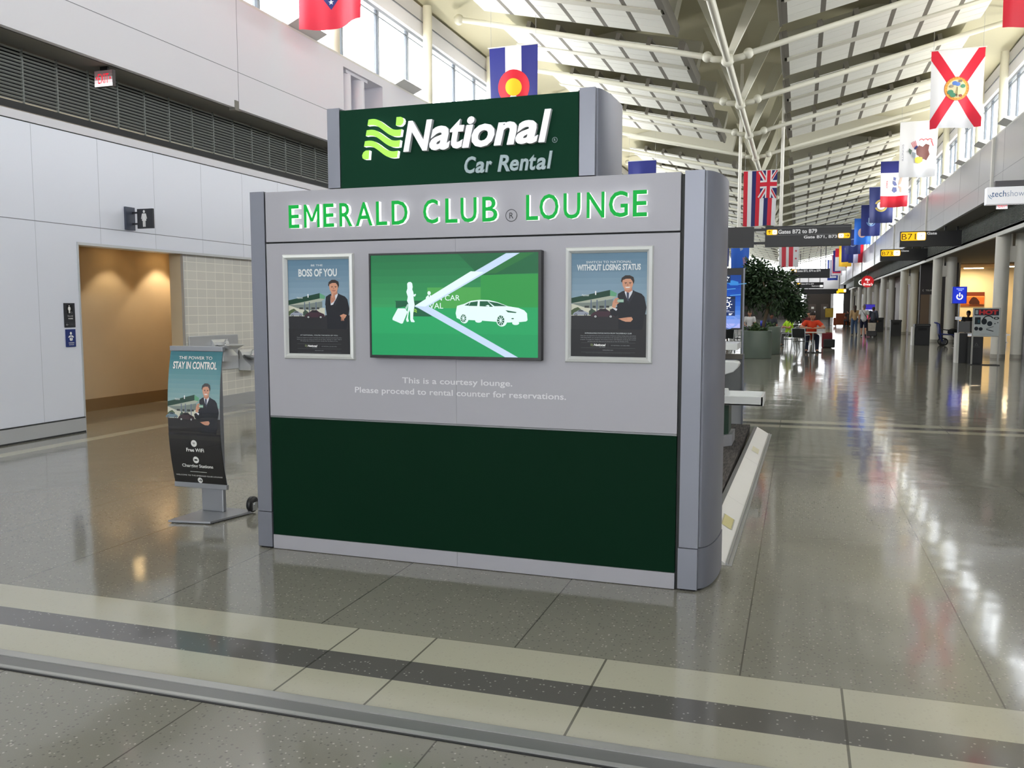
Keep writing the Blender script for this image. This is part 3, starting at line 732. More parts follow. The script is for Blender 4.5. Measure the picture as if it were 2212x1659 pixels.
# ------------------------------------------------------------------ posters
SKY1, SKY2 = (96, 128, 150), (150, 172, 188)
def man(A, ox, oy, s, pose):
    suit = ink((22, 24, 32)); suit2 = ink((34, 37, 46)); skin = ink((206, 150, 122)); skin2 = ink((186, 128, 104)); hair = ink((48, 38, 34)); shirt = ink((214, 216, 224)); tie = ink((62, 66, 86))
    def T(P): return [(ox + p[0] * s, oy + p[1] * s) for p in P]
    A.poly(T([(0.28, 0.52), (0.40, 0.44), (0.56, 0.40), (0.74, 0.44), (0.92, 0.52), (0.99, 0.74), (1.02, 1.05), (0.98, 1.5), (0.92, 1.75), (0.30, 1.75), (0.30, 1.2), (0.26, 0.9)]), suit)
    A.poly(T([(0.92, 0.52), (1.0, 0.62), (1.06, 0.95), (1.02, 1.2), (0.9, 1.25), (0.84, 1.1), (0.86, 0.7)]), suit)
    A.poly(T([(0.47, 0.42), (0.66, 0.40), (0.69, 0.46), (0.55, 0.74), (0.46, 0.52)]), shirt)
    A.poly(T([(0.52, 0.46), (0.57, 0.45), (0.585, 0.50), (0.575, 0.76), (0.53, 0.72), (0.515, 0.52)]), tie)
    A.poly(T([(0.70, 0.40), (0.76, 0.47), (0.58, 0.86), (0.56, 0.80)]), suit2); A.poly(T([(0.45, 0.42), (0.43, 0.5), (0.53, 0.82), (0.55, 0.74)]), suit2)
    A.poly(T([(0.45, 0.30), (0.66, 0.28), (0.67, 0.42), (0.57, 0.49), (0.46, 0.43)]), skin2)
    A.poly(T([(0.39, 0.12), (0.44, 0.03), (0.56, 0.0), (0.67, 0.04), (0.70, 0.16), (0.68, 0.28), (0.62, 0.38), (0.54, 0.41), (0.46, 0.37), (0.41, 0.27)]), skin)
    A.poly(T([(0.36, 0.13), (0.38, 0.02), (0.48, -0.06), (0.60, -0.06), (0.70, 0.0), (0.725, 0.12), (0.70, 0.22), (0.67, 0.12), (0.62, 0.05), (0.50, 0.05), (0.41, 0.09), (0.39, 0.17)]), hair)
    for x in (0.46, 0.58): A.rect(*(T([(x, 0.165)])[0] + T([(x + 0.065, 0.185)])[0]), hair)
    for x in (0.49, 0.61): A.disc(ox + x * s, oy + 0.205 * s, 0.012 * s, hair)
    A.poly(T([(0.53, 0.2), (0.56, 0.2), (0.57, 0.275), (0.52, 0.275)]), skin2)
    A.poly(T([(0.47, 0.305), (0.62, 0.30), (0.59, 0.335), (0.51, 0.34)]), ink((232, 226, 222)) if pose != 'hush' else ink((160, 96, 88)))
    if pose == 'hush':
        A.poly(T([(0.28, 0.52), (0.36, 0.50), (0.46, 0.66), (0.42, 0.80), (0.30, 0.95), (0.25, 0.8)]), suit)
        A.poly(T([(0.43, 0.62), (0.55, 0.58), (0.58, 0.66), (0.52, 0.80), (0.44, 0.82)]), shirt)
        A.poly(T([(0.44, 0.50), (0.52, 0.46), (0.58, 0.50), (0.60, 0.60), (0.54, 0.70), (0.45, 0.76), (0.43, 0.62)]), skin2); A.poly(T([(0.485, 0.34), (0.52, 0.32), (0.535, 0.38), (0.53, 0.56), (0.48, 0.56)]), skin)
        A.poly(T([(0.74, 1.18), (0.86, 1.12), (0.97, 1.16), (0.93, 1.24), (0.84, 1.34), (0.80, 1.26)]), skin)
        for q in range(3): A.line(T([(0.80 + 0.03 * q, 1.22), (0.79 + 0.04 * q, 1.36)]), 0.022 * s, skin2)
    else:
        A.poly(T([(0.14, 0.98), (0.06, 1.02), (0.08, 1.16), (0.22, 1.24), (0.38, 1.12), (0.36, 0.9)]), suit)
        A.poly(T([(0.18, 0.94), (0.12, 0.96), (0.24, 1.06), (0.27, 1.0)]), shirt)
        A.poly(T([(0.14, 0.78), (0.20, 0.66), (0.28, 0.64), (0.33, 0.70), (0.32, 0.80), (0.25, 0.86), (0.20, 0.98), (0.12, 0.94)]), skin)
        for q in range(3): A.line(T([(0.20, 0.69 + 0.05 * q), (0.31, 0.68 + 0.055 * q)]), 0.028 * s, skin2)
        A.rect(*(T([(0.27, 0.69)])[0] + T([(0.44, 0.79)])[0]), ink((122, 168, 148))); A.rect(*(T([(0.27, 0.735)])[0] + T([(0.44, 0.755)])[0]), ink((210, 220, 210)))
        A.poly(T([(0.30, 1.30), (0.42, 1.28), (0.56, 1.26), (0.66, 1.25), (0.70, 1.32), (0.64, 1.40), (0.50, 1.40), (0.40, 1.36)]), skin); A.line(T([(0.32, 1.31), (0.54, 1.31)]), 0.02 * s, skin2)
def station(A, y):   # green filling-station style canopy, cars below; y = canopy scale origin
    g1 = ink((20, 62, 46)); g2 = ink((98, 160, 124)); under = ink((170, 176, 160)); steelc = ink((96, 108, 128)); land = ink((206, 206, 188))
    A.poly([(0, y + 21), (60, y + 25), (60, y + 39), (0, y + 39)], land)
    A.poly([(0, y + 20), (0, y + 12), (52, y), (52, y + 9)], g1); A.poly([(52, y), (61, y + 5), (60, y + 10), (52, y + 9)], g2)
    A.poly([(0, y + 20), (52, y + 9), (60, y + 10), (54, y + 14), (26, y + 19)], under)
    A.poly([(0, y + 20.3), (26, y + 19), (56, y + 14), (56, y + 24), (40, y + 29), (20, y + 27)], ink((120, 130, 124)))
    A.rect(32, y + 1.6, 33.6, y + 7.4, WHITE)
    A.text('National', 14, y + 6.0, 24, y + 9.2, ink((206, 214, 210)), 0.02, 0.2)
    for x in (26, 34, 45): A.rect(x, y + 15, x + 1.6, y + 38, steelc)
    for x0, x1 in ((18, 24), (29, 33), (38, 44), (47, 51)): A.rect(x0, y + 24, x1, y + 27, ink((50, 54, 54)))
    A.poly([(0, y + 31), (4, y + 28), (9, y + 26), (14, y + 30), (15, y + 38), (0, y + 38)], ink((74, 90, 60))); A.poly([(24, y + 32), (28, y + 28), (33, y + 32), (33, y + 38), (24, y + 38)], ink((60, 78, 66)))
def car(A, x, y, w, c, g):
    A.poly([(x, y), (x + w * .1, y - w * .13), (x + w * .25, y - w * .2), (x + w * .38, y - w * .30), (x + w * .6, y - w * .31), (x + w * .75, y - w * .2), (x + w * .95, y - w * .12), (x + w, y - w * .02), (x + w * .95, y + w * .05), (x + w * .05, y + w * .05)], c)
    A.poly([(x + w * .3, y - w * .2), (x + w * .4, y - w * .28), (x + w * .58, y - w * .285), (x + w * .7, y - w * .19)], g)
    for q in (.2, .8): A.disc(x + w * q, y + w * .04, w * .085, ink((20, 20, 22))); A.disc(x + w * q, y + w * .04, w * .05, ink((170, 170, 172)))
def poster_art(title, t0, t1, pose, W_=100.0, H_=158.0):
    A = Art(W_, H_); n = 10
    for i in range(n):
        f = i / (n - 1); c = tuple(int(SKY1[j] + (SKY2[j] - SKY1[j]) * f) for j in range(3))
        A.rect(0, i * 9.4, W_, (i + 1) * 9.4 + 0.05, ink(c), i > 0)
    A.rect(0, 93, W_, H_, ink((38, 38, 42)))
    station(A, 56)
    car(A, 2, 93, 22, ink((150, 156, 172)), ink((52, 56, 62))); car(A, 26, 95, 34, ink((64, 40, 52)), ink((26, 26, 30)))
    man(A, 49, 37, 48, pose)
    A.rect(0, 116, W_, H_, ink((34, 34, 37)))
    return A
def poster(name_lab, x0, x1, z0, z1, artf, fr):
    t = thing('poster_frame', name_lab, 'framed poster', ((x0 + x1) / 2, KY, z0), 0, 'framed posters on the kiosk')
    T = Matrix.Translation((-(x0 + x1) / 2, -KY, -z0))
    mb = MB(); prof = [(0.0, 0.0), (0.006, 0.020), (0.022, 0.026), (fr - 0.006, 0.016), (fr, 0.007)]
    for a, b_ in zip(prof[:-1], prof[1:]):
        P = []
        for i, d in (a, b_): P += [(x0 + i, KY - d, z0 + i), (x1 - i, KY - d, z0 + i), (x1 - i, KY - d, z1 - i), (x0 + i, KY - d, z1 - i)]
        mb.add(P, [[q, (q + 1) % 4, 4 + (q + 1) % 4, 4 + q] for q in range(4)], mat('snap_frame_silver', (208, 210, 208), 0.4, 0.2))
    mb.xf(T).build('frame', t)
    mb = MB(); A = artf(); x0, x1, z0, z1 = x0 + fr, x1 - fr, z0 + fr, z1 - fr
    mb.box(x0, x1, KY - 0.004, KY - 0.001, z0, z1, ink((34, 34, 37)))
    A.to(mb, front(x0, x1, z1, z0, KY - 0.0045), 0.00006)
    mb.xf(T).build('poster', t)
    return t
LW = ink((216, 222, 224)); LG = ink((150, 152, 156))
def foot(A, lines, y, H_=158.0):
    A.text(lines[0], 19, y, 81, y + 1.9, LW)
    for i, l in enumerate(lines[1:]):
        A.text(l, 13 + (0, 3, 8, 12)[min(i, 3)] * (i == len(lines) - 2) * 0.8, y + 4 + i * 2.9, 87 - (0, 3, 8, 12)[min(i, 3)] * (i == len(lines) - 2) * 0.8, y + 5.9 + i * 2.9, LG)
    for q in (15.4, 23.4, 30): A.rect(14, y + q, 86, y + q + 0.25, ink((96, 98, 100)))
    A.text('National', 31, y + 17.2, 47, y + 20.6, WHITE, 0.04, 0.2); A.text('Car Rental', 38.5, y + 21.2, 46.5, y + 22.4, LG, 0.01, 0.2); A.text('GO NATIONAL. GO LIKE A PRO.', 54, y + 18.9, 79, y + 20.1, LG)
    for q in range(3): A.line([(26.5, y + 17.6 + q * 1.3), (28.3, y + 17.4 + q * 1.3), (30, y + 18.4 + q * 1.3)], 0.7, ink((120, 130, 90)))
    A.rect(50, y + 16.5, 50.2, y + 22, ink((96, 98, 100))); A.text('nationalcar.com', 43, y + 25.8, 57, y + 27.3, LG)
    A.text('Terms and conditions apply at participating locations.', 20, y + 31, 80, y + 31.9, ink((90, 92, 94)))
def art_left():
    A = poster_art('', '', '', 'hush')
    A.text('BE THE', 39, 8.2, 58, 11.2, LW, 0.01); A.text('BOSS OF YOU', 18, 15.5, 81, 28.5, LW, 0.035); A.text('YOU FLY BY THE COUNTER. YOU CHOOSE ANY CAR IN THE AISLE.', 13, 31.2, 87, 33.0, LG)
    foot(A, ['AT NATIONAL, YOU\'RE THE BOSS OF YOU.', 'There\'s no check-in on arrival. You fly by the counter and head to the Emerald Aisle,', 'where you have your choice of nearly any car there, "full-size" or "4x4". Take it.', 'It\'ll always be a mid-size on your receipt. Be The Boss of You.'], 126)
    return A
def art_right():
    A = poster_art('', '', '', 'card')
    A.text('SWITCH TO NATIONAL', 20, 12, 80, 15.5, LW, 0.008); A.text('WITHOUT LOSING STATUS', 7.5, 17, 92, 26.5, LW, 0.035)
    foot(A, ['INTRODUCING STATUS MATCH FROM THE EMERALD CLUB', 'Now you can experience the choice and control of National without losing status elsewhere.', 'With Status Match, you can join the Emerald Club at the equivalent tier of your current loyalty', 'program. So forget the "check-in." On arrival at return, with National, you fly by the counter', 'and head to the aisle, where you can choose any car there. Be The Boss of You.'], 121)
    return A
poster('silver snap frame poster reading BOSS OF YOU, left of the green screen', -3.156, -2.642, 1.272, 1.941, art_left, 0.036)
poster('silver snap frame poster reading WITHOUT LOSING STATUS, right of the green screen', -1.278, -0.772, 1.286, 1.945, art_right, 0.036)

# ------------------------------------------------------------------ television
t = thing('television', 'black-framed flat screen showing a white car on green, on the kiosk wall', 'television', (-1.96, KY, 1.293))
T = Matrix.Translation((1.96, -KY, -1.293))
x0, x1, z0, z1 = -2.512, -1.408, 1.293, 1.931
mb = MB(); mb.box(x0, x1, KY - 0.05, KY - 0.002, z0, z1, black)
mb.xf(T).build('cabinet', t, 0.004)
mb = MB(); b0 = 0.012
for a in ((x0, x1, z0, z0 + 0.018), (x0, x1, z1 - 0.012, z1), (x0, x0 + b0, z0 + 0.018, z1 - 0.012), (x1 - b0 - 0.006, x1, z0 + 0.018, z1 - 0.012)): mb.box(a[0], a[1], KY - 0.056, KY - 0.05, a[2], a[3], black)
mb.xf(T).build('bezel', t)
S = 0.26
G1 = ink((30, 128, 74), S); G2 = ink((38, 158, 92), S); G3 = ink((24, 106, 64), S); G4 = ink((76, 172, 74), S); WG = ink((226, 248, 246), S * 1.3); WB = ink((200, 220, 246), S * 1.25); DG = ink((22, 98, 66), S); LIM = ink((150, 206, 80), S)
A = Art(2000, 1230)
ox, oy = -105, -90
def P(*q): return [(a + ox, b_ + oy) for a, b_ in q]
for i in range(8):
    f = i / 7; A.rect(0, i * 86, 2000, (i + 1) * 86 + 1, ink((int(30 + 26 * f), int(122 + 44 * f), int(72 + 26 * f)), S), i > 0)
A.rect(0, 640, 2000, 960, ink((36, 174, 104), S)); A.rect(0, 960, 2000, 1230, ink((32, 166, 100), S))
A.rect(700, 400, 1400, 650, ink((80, 176, 84), S)); A.rect(1340, 250, 2000, 640, ink((48, 160, 74), S))
A.poly(P((1180, 95), (2100, 95), (2100, 330), (1430, 350)), G3); A.poly(P((1900, 95), (2060, 95), (1620, 330), (1500, 330)), ink((40, 122, 62), S))
A.poly(P((400, 648), (790, 648), (790, 660), (860, 840), (630, 840), (630, 700), (415, 740), (415, 660)), DG)
A.text('N CAR', 925 + ox, 582 + oy, 1198 + ox, 648 + oy, WG, 0.0); A.text('IVAL', 815 + ox, 676 + oy, 998 + ox, 745 + oy, WG, 0.0)
A.poly(P((648, 720), (1740, 95), (1895, 95), (820, 715), (1895, 1330), (1745, 1330), (690, 735)), WB)
A.poly(P((780, 720), (1480, 312), (1330, 300), (648, 712)), WG)
A.disc(828 + ox, 556 + oy, 20, WG, 24); A.poly(P((785, 640), (790, 605), (812, 584), (850, 584), (868, 600), (868, 640)), WG); A.poly(P((823, 582), (836, 582), (832, 606), (828, 606)), DG)
# woman with a trolley case
A.poly(P((560, 440), (575, 422), (605, 420), (622, 438), (628, 480), (622, 512), (634, 540), (640, 576), (660, 564), (668, 572), (655, 598), (636, 594), (640, 640), (650, 700), (640, 760), (632, 800), (628, 870), (650, 904), (640, 912), (604, 908), (594, 880), (594, 800), (586, 760), (574, 800), (566, 860), (576, 902), (552, 908), (540, 880), (556, 830), (562, 770), (574, 690), (556, 650), (566, 600), (548, 540), (562, 500)), WG)
A.line(P((538, 766), (572, 690)), 7, WG); A.line(P((524, 764), (562, 690)), 5, WG)
A.poly(P((440, 742), (524, 742), (562, 784), (500, 926), (480, 930), (372, 884), (372, 862)), WG)
for q in range(2): A.line(P((638, 758 + q * 22), (655, 752 + q * 22), (674, 770 + q * 22)), 14, LIM)
# car
A.poly(P((1148, 800), (1165, 712), (1250, 688), (1330, 652), (1430, 640), (1540, 644), (1640, 668), (1760, 716), (1880, 736), (1945, 764), (1978, 800), (1984, 880), (1968, 894), (1900, 902), (1760, 908), (1620, 900), (1460, 888), (1300, 880), (1210, 880), (1160, 858)), WG)
A.poly(P((1252, 706), (1316, 670), (1300, 710)), DG); A.poly(P((1300, 712), (1326, 668), (1412, 656), (1404, 714)), DG); A.poly(P((1432, 716), (1434, 656), (1524, 656), (1590, 724)), DG); A.poly(P((1530, 658), (1640, 676), (1750, 716), (1606, 716)), DG)
A.poly(P((1500, 712), (1530, 700), (1550, 712), (1540, 722)), WG); A.poly(P((1732, 762), (1862, 786), (1850, 796), (1760, 788)), DG); A.disc(1815 + ox, 862 + oy, 15, DG, 7)
for cx, cy, r, ky in ((1252, 864, 50, 1.15), (1690, 888, 62, 1.1)):
    A.disc(cx + ox, cy + oy, r, WG, r * ky); A.disc(cx - 12 + ox, cy - 4 + oy, r * 0.68, DG, r * 0.95)
    for q in range(9):
        a = q * 2 * PI / 9; A.line([(cx - 12 + ox, cy - 4 + oy), (cx - 12 + ox + r * 0.66 * math.cos(a), cy - 4 + oy + r * 0.9 * math.sin(a))], 6, WG)
for cx, cy in ((1420, 890), (1850, 915)): A.disc(cx + ox, cy + oy, 40, WG, 22)
mb = MB(); xs0, xs1, zs0, zs1 = x0 + b0, x1 - b0 - 0.006, z0 + 0.018, z1 - 0.012
mb.box(xs0, xs1, KY - 0.0515, KY - 0.0502, zs0, zs1, G2); A.to(mb, front(xs0, xs1, zs1, zs0, KY - 0.0516), 0.00003)
mb.xf(T).build('screen', t)

# ------------------------------------------------------------------ lounge platform, ramp and furniture behind the wall
def carpet_material():
    m = mat('dark_carpet', (58, 54, 52), 0.95); nt = m.node_tree; b = nt.nodes['Principled BSDF']
    tc = nt.nodes.new('ShaderNodeTexCoord'); mp = nt.nodes.new('ShaderNodeMapping'); mp.inputs['Scale'].default_value = (90, 6, 1); n = nt.nodes.new('ShaderNodeTexNoise'); n.inputs['Scale'].default_value = 1
    r = nt.nodes.new('ShaderNodeValToRGB'); r.color_ramp.elements[0].color = lin((40, 37, 36)); r.color_ramp.elements[1].color = lin((92, 86, 82)); r.color_ramp.elements[0].position = 0.35; r.color_ramp.elements[1].position = 0.7
    nt.links.new(tc.outputs['Object'], mp.inputs[0]); nt.links.new(mp.outputs[0], n.inputs['Vector']); nt.links.new(n.outputs['Fac'], r.inputs[0]); nt.links.new(r.outputs[0], b.inputs['Base Color']); return m
t = thing('lounge_platform', 'low platform with dark striped carpet and white ramp edge behind the kiosk', 'platform', (-1.95, 8.3, 0))
T = Matrix.Translation((1.95, -8.3, 0))
mb = MB(); mb.box(-3.3, -0.56, 5.27, 11.42, 0, 0.09, carpet_material()); mb.xf(T).build('carpet', t)
mb = MB(); rampm = mat('white_ramp', (226, 224, 218), 0.4, noise=0.04, nscale=2)
sk = 0.012
def rampq(y0, y1):
    f0, f1 = (y0 - 5.36) * sk, (y1 - 5.36) * sk
    A_ = [(-0.53 + f0, y0, 0.094), (-0.39 + f0, y0, 0.012), (-0.39 + f1, y1, 0.012), (-0.53 + f1, y1, 0.094)]
    B_ = [(a, b_, 0.0) for a, b_, c in A_]
    return MB().add(A_ + B_, [[0, 1, 2, 3], [4, 5, 1, 0], [5, 6, 2, 1], [6, 7, 3, 2], [7, 4, 0, 3], [7, 6, 5, 4]], rampm)
for y0, y1 in ((5.36, 7.0), (7.004, 8.9), (8.904, 11.2)):
    rampq(y0, y1).xf(T).build('ramp_section', t)
mb = MB()
for y0, y1 in ((5.36, 11.2),):
    f0, f1 = 0, (y1 - y0) * sk
    for d0, d1, h in ((-0.39, -0.375, 0.018), (-0.374, -0.352, 0.008)):
        mb.add([(d0 + f0, y0, 0), (d1 + f0, y0, 0), (d1 + f1, y1, 0), (d0 + f1, y1, 0), (d0 + f0, y0, h), (d1 + f0, y0, h), (d1 + f1, y1, h), (d0 + f1, y1, h)], [[3, 2, 1, 0], [4, 5, 6, 7], [0, 1, 5, 4], [1, 2, 6, 5], [2, 3, 7, 6], [3, 0, 4, 7]], alu)
    mb.add([(-0.565, 5.3, 0.10), (-0.53, 5.36, 0.10), (-0.53 + f1, y1, 0.10), (-0.565 + f1, y1, 0.10), (-0.565, 5.3, 0.09), (-0.53, 5.36, 0.085), (-0.53 + f1, y1, 0.085), (-0.565 + f1, y1, 0.09)], [[0, 1, 2, 3], [4, 5, 1, 0], [5, 6, 2, 1], [6, 7, 3, 2], [7, 4, 0, 3]], alud)
mb.xf(T).build('edge_strip', t)
# worn yellow sticker on the ramp: stripes only
yel = ink((206, 196, 130)); yel2 = ink((120, 116, 92))
for yc, fade in ((6.28, False), (9.6, True)):
    A = Art(10, 10); A.rect(1, 0.5, 9, 9.5, yel if not fade else ink((214, 208, 178)))
    if not fade:
        for q in range(9):
            A.rect(0.2, 0.8 + q, 1.6, 1.15 + q, yel2, q > 0); A.rect(8.4, 0.8 + q, 9.8, 1.15 + q, yel2, True)
    f = (yc - 5.36) * sk; mb = MB()
    A.to(mb, plane_fn((-0.50 + f, yc + 0.17, 0.0775), (0.085, 0, -0.0498), (0, -0.34, 0), (0.505, 0, 0.863)), 0.0006)
    mb.xf(T).build('sticker', t)
# back partition with weather screen
t = thing('lounge_back_partition', 'low grey partition at the far end of the kiosk lounge, with white counter', 'partition', (-2.0, 11.5, 0))
T = Matrix.Translation((2.0, -11.5, 0))
pg = mat('partition_grey', (120, 122, 124), 0.5); pg2 = mat('partition_light_grey', (160, 162, 164), 0.5)
MB().box(-3.3, -0.68, 11.48, 11.56, 0.45, 0.93, pg).xf(T).build('panel', t)
MB().box(-3.3, -0.68, 11.47, 11.57, 0.935, 1.0, mat('taupe_strip', (128, 122, 112), 0.5)).xf(T).build('top_strip', t)
MB().box(-3.3, -0.665, 11.48, 11.56, 0.0, 0.44, pg2).xf(T).build('plinth', t)
MB().box(-0.68, -0.66, 11.46, 11.58, 0.0, 1.0, kpost).xf(T).build('post', t)
MB().box(-2.2, -0.70, 10.75, 11.46, 1.085, 1.165, whitegl).xf(T).build('counter_top', t, 0.006)
t = thing('weather_screen', 'tall black-framed display glowing blue with weather, just right of the kiosk post', 'display', (-2.2, 27.3, 0))
T = Matrix.Translation((2.2, -27.3, 0))
MB().box(-2.84, -1.65, 27.3, 27.42, 0.93, 2.82, black).xf(T).build('bezel', t, 0.008)
MB().box(-1.65, -1.60, 27.3, 27.42, 0.0, 2.82, kpost).xf(T).build('side_post', t); MB().box(-2.89, -2.84, 27.3, 27.42, 0.0, 2.82, kpost).xf(T).build('side_post', t)
MB().box(-2.89, -1.60, 27.2, 27.52, 0.0, 0.03, silver).xf(T).build('base', t)
A = Art(100, 62); S = 0.42
for i in range(12): f = i / 11; A.rect(0, i * 5.2, 100, i * 5.2 + 5.25, ink((int(16 + 150 * f ** 3), int(62 + 110 * f ** 2), int(138 + 92 * f)), S), i > 0)
for i in range(10): A.line([(40 + 6 * i, 8 + (i * 7) % 20), (52 + 6 * i, 7 + (i * 7) % 20)], 0.7, ink((96, 170, 220), S))
A.poly([(84, 8), (90, 6), (97, 8), (97, 12), (88, 12)], ink((52, 128, 200), S))
for q in range(4): A.ring(92 - q * 2, 55, 6 + q, 5.5 + q, ink((120, 150, 220), S), 20)
WS = ink((240, 244, 250), 0.6); NV = ink((26, 46, 92), S)
A.rect(66, 0, 88, 9, ink((20, 40, 70), S)); A.text('Currently', 72, 1.5, 87, 4, WS, 0.01); A.text('69\u00b0F', 77.5, 5, 85, 8, WS, 0.03)
A.rect(66, 25, 94, 48, NV); A.rect(66, 25, 94, 28, ink((22, 34, 60), S)); A.text('Friday', 80, 25.6, 89, 28.0, WS, 0.02)
A.ring(85, 34.5, 3.2, 2.1, WS, 24)
for q in range(8):
    a = q * PI / 4; A.line([(85 + 4 * math.cos(a), 34.5 + 4 * math.sin(a)), (85 + 5.6 * math.cos(a), 34.5 + 5.6 * math.sin(a))], 0.9, WS)
A.text('Sunny', 82.4, 41.2, 87.6, 42.6, WS); A.rect(72, 43.2, 93, 43.4, WS); A.text('64\u00b0', 79, 45, 83, 47.3, WS, 0.03); A.text('50\u00b0', 87, 45, 91, 47.3, WS, 0.03)
A.items = [([(max(0.0, (p[0] - 0.62) / 0.38), p[1]) for p in it[0]], it[1], it[2], it[3]) for it in A.items if max(p[0] for p in it[0]) > 0.62]
mb = MB(); mb.box(-2.72, -1.71, 27.292, 27.3, 0.99, 2.605, ink((60, 110, 190), S)); A.to(mb, front(-2.72, -1.71, 2.605, 0.99, 27.291), 0.0006); mb.xf(T).build('screen', t)
# lounge furniture
t = thing('charging_table', 'long white charging shelf on a green pedestal beside the white ramp', 'table', (-0.8, 9.55, 0.09))
T = Matrix.Translation((0.8, -9.55, -0.09))
m = MB(); m.prism([(-1.3, 9.50), (-0.78, 9.50), (-0.70, 9.62), (-0.70, 10.0), (-1.3, 10.0)], 0.2, 0.55, mat('pedestal_green', (12, 62, 42), 0.4)); m.xf(T).build('pedestal', t)
m = MB(); m.prism([(-1.3, 9.44), (-0.76, 9.44), (-0.66, 9.58), (-0.66, 10.05), (-1.3, 10.05)], 0.092, 0.215, silver); m.xf(T).build('base', t)
m = MB(); m.box(-1.3, -0.335, 9.42, 10.0, 0.555, 0.575, whitegl); m.box(-0.36, -0.33, 9.42, 10.0, 0.555, 0.66, whitegl); m.box(-1.3, -0.335, 9.42, 9.44, 0.555, 0.655, whitegl); m.box(-1.3, -0.335, 9.98, 10.0, 0.555, 0.66, whitegl); m.xf(T).build('shelf', t, 0.004)
m = MB(); m.prism([(-1.0, 0.575), (-0.68, 0.575), (-0.71, 0.72), (-1.0, 0.72)], -9.62, -9.5, whitegl, Matrix.Rotation(PI / 2, 4, 'X')); m.xf(T).build('socket_module', t)
MB().box(-0.755, -0.74, 9.497, 9.5, 0.655, 0.675, darkgap).xf(T).build('socket', t)
t = thing('lounge_stool', 'white moulded stool seat with a rounded end, in the kiosk lounge', 'stool', (-0.95, 10.6, 0.09))
T = Matrix.Translation((0.95, -10.6, -0.09))
P_ = [(-1.25, 0.84), (-0.84, 0.80), (-0.72, 0.84), (-0.67, 0.89), (-0.655, 0.93), (-0.67, 0.955), (-0.72, 0.965), (-1.25, 0.965)]
m = MB(); m.prism(P_, -10.75, -10.42, whitegl, Matrix.Rotation(PI / 2, 4, 'X'), True); m.xf(T).build('seat', t, 0.01)
m = MB(); m.cyl((-0.98, 10.6, 0.10), (-0.98, 10.6, 0.82), 0.03, chrome); m.xf(T).build('pole', t)
m = MB(); m.cyl((-0.98, 10.6, 0.092), (-0.98, 10.6, 0.11), 0.2, chrome, n=24); m.xf(T).build('foot', t)
# ------------------------------------------------------------------ banner stand
t = thing('banner_stand', 'curved poster stand reading STAY IN CONTROL on a flat silver base, left of the kiosk', 'banner stand', (-4.27, 5.42, 0))
T = Matrix.Translation((4.27, -5.42, 0))
bst = mat('stand_silver', (150, 152, 156), 0.35, 0.6)
m = MB(); m.prism([(-4.42, 5.12), (-4.09, 5.18), (-4.00, 5.55), (-4.03, 5.60), (-4.40, 5.60)], 0.008, 0.022, bst); m.prism([(-4.40, 5.135), (-4.10, 5.195), (-4.03, 5.54), (-4.39, 5.58)], 0.0, 0.008, black); m.xf(T).build('base', t)
m = MB(); m.box(-4.385, -4.185, 5.46, 5.50, 0.02, 1.2, bst); m.xf(T).build('post', t, 0.008)
bx0, bx1, bz0, bz1 = -4.575, -4.10, 0.25, 1.275
def bend(v): return 5.34 + 0.06 * ((v - 0.5) / 0.5) ** 2
def bfn(u, v, d): return (bx0 + (bx1 - bx0) * u + 0.02 * u * 0, bend(v) + 0.10 * (u - 0.5) * 0.0 - d - 0.002, bz1 + (bz0 - bz1) * v)
m = MB()
for i in range(24):
    v0, v1 = i / 24, (i + 1) / 24
    m.add([(bx0, bend(v0), bz1 + (bz0 - bz1) * v0), (bx1, bend(v0), bz1 + (bz0 - bz1) * v0), (bx1, bend(v1), bz1 + (bz0 - bz1) * v1), (bx0, bend(v1), bz1 + (bz0 - bz1) * v1),
           (bx0, bend(v0) + 0.006, bz1 + (bz0 - bz1) * v0), (bx1, bend(v0) + 0.006, bz1 + (bz0 - bz1) * v0), (bx1, bend(v1) + 0.006, bz1 + (bz0 - bz1) * v1), (bx0, bend(v1) + 0.006, bz1 + (bz0 - bz1) * v1)],
          [[3, 2, 1, 0], [4, 5, 6, 7], [1, 2, 6, 5], [3, 0, 4, 7]], bst)
m.xf(T).build('backing', t)
gloss = {}
def gink(rgb):
    return mat('gloss_%d_%d_%d' % rgb, rgb, 0.05, 0, 0, 0.7)
_ink = ink; ink = lambda rgb, emit=0.0: gink(tuple(rgb))
A = Art(100, 218)
for i in range(12):
    f = i / 11; A.rect(0, i * 7.6, 100, i * 7.6 + 7.65, ink((int(36 + 110 * f), int(110 + 64 * f), int(122 + 52 * f))), i > 0)
_o = Art(100, 158); station(_o, 56); car(_o, -4, 93, 24, ink((110, 130, 140)), ink((40, 50, 56))); car(_o, 20, 95, 32, ink((56, 40, 46)), ink((26, 26, 30))); man(_o, 49, 40, 46, 'card')
A.rect(0, 109, 100, 218, ink((36, 34, 34)))
for ps, fs, mm, kk in _o.items:
    A.items.append(([(p[0], (p[1] * 158 + 14.5) / 218) for p in ps], fs, mm, A.k + kk))
A.k += _o.k
A.rect(0, 134, 100, 218, ink((30, 29, 30)))
GW = ink((226, 226, 222)); BK = ink((30, 29, 30))
A.text('THE POWER TO', 18, 9, 82, 14, GW, 0.008); A.text('STAY IN CONTROL', 8, 17.5, 92, 29.5, GW, 0.03)
A.disc(48, 150, 5.6, GW); A.text('Free WiFi', 32, 158, 66, 164, GW, 0.02)
for q in range(3): A.ring(48, 152.5, 1.2 + q * 1.5, 0.5 + q * 1.5, BK, 10, 45, 135)
A.disc(48.5, 177.5, 5.6, GW); A.rect(45.5, 176.2, 50.5, 178.8, BK); A.rect(50.5, 176.9, 52, 178.1, BK); A.text('Charging Stations', 20, 185, 80, 192, GW, 0.02)
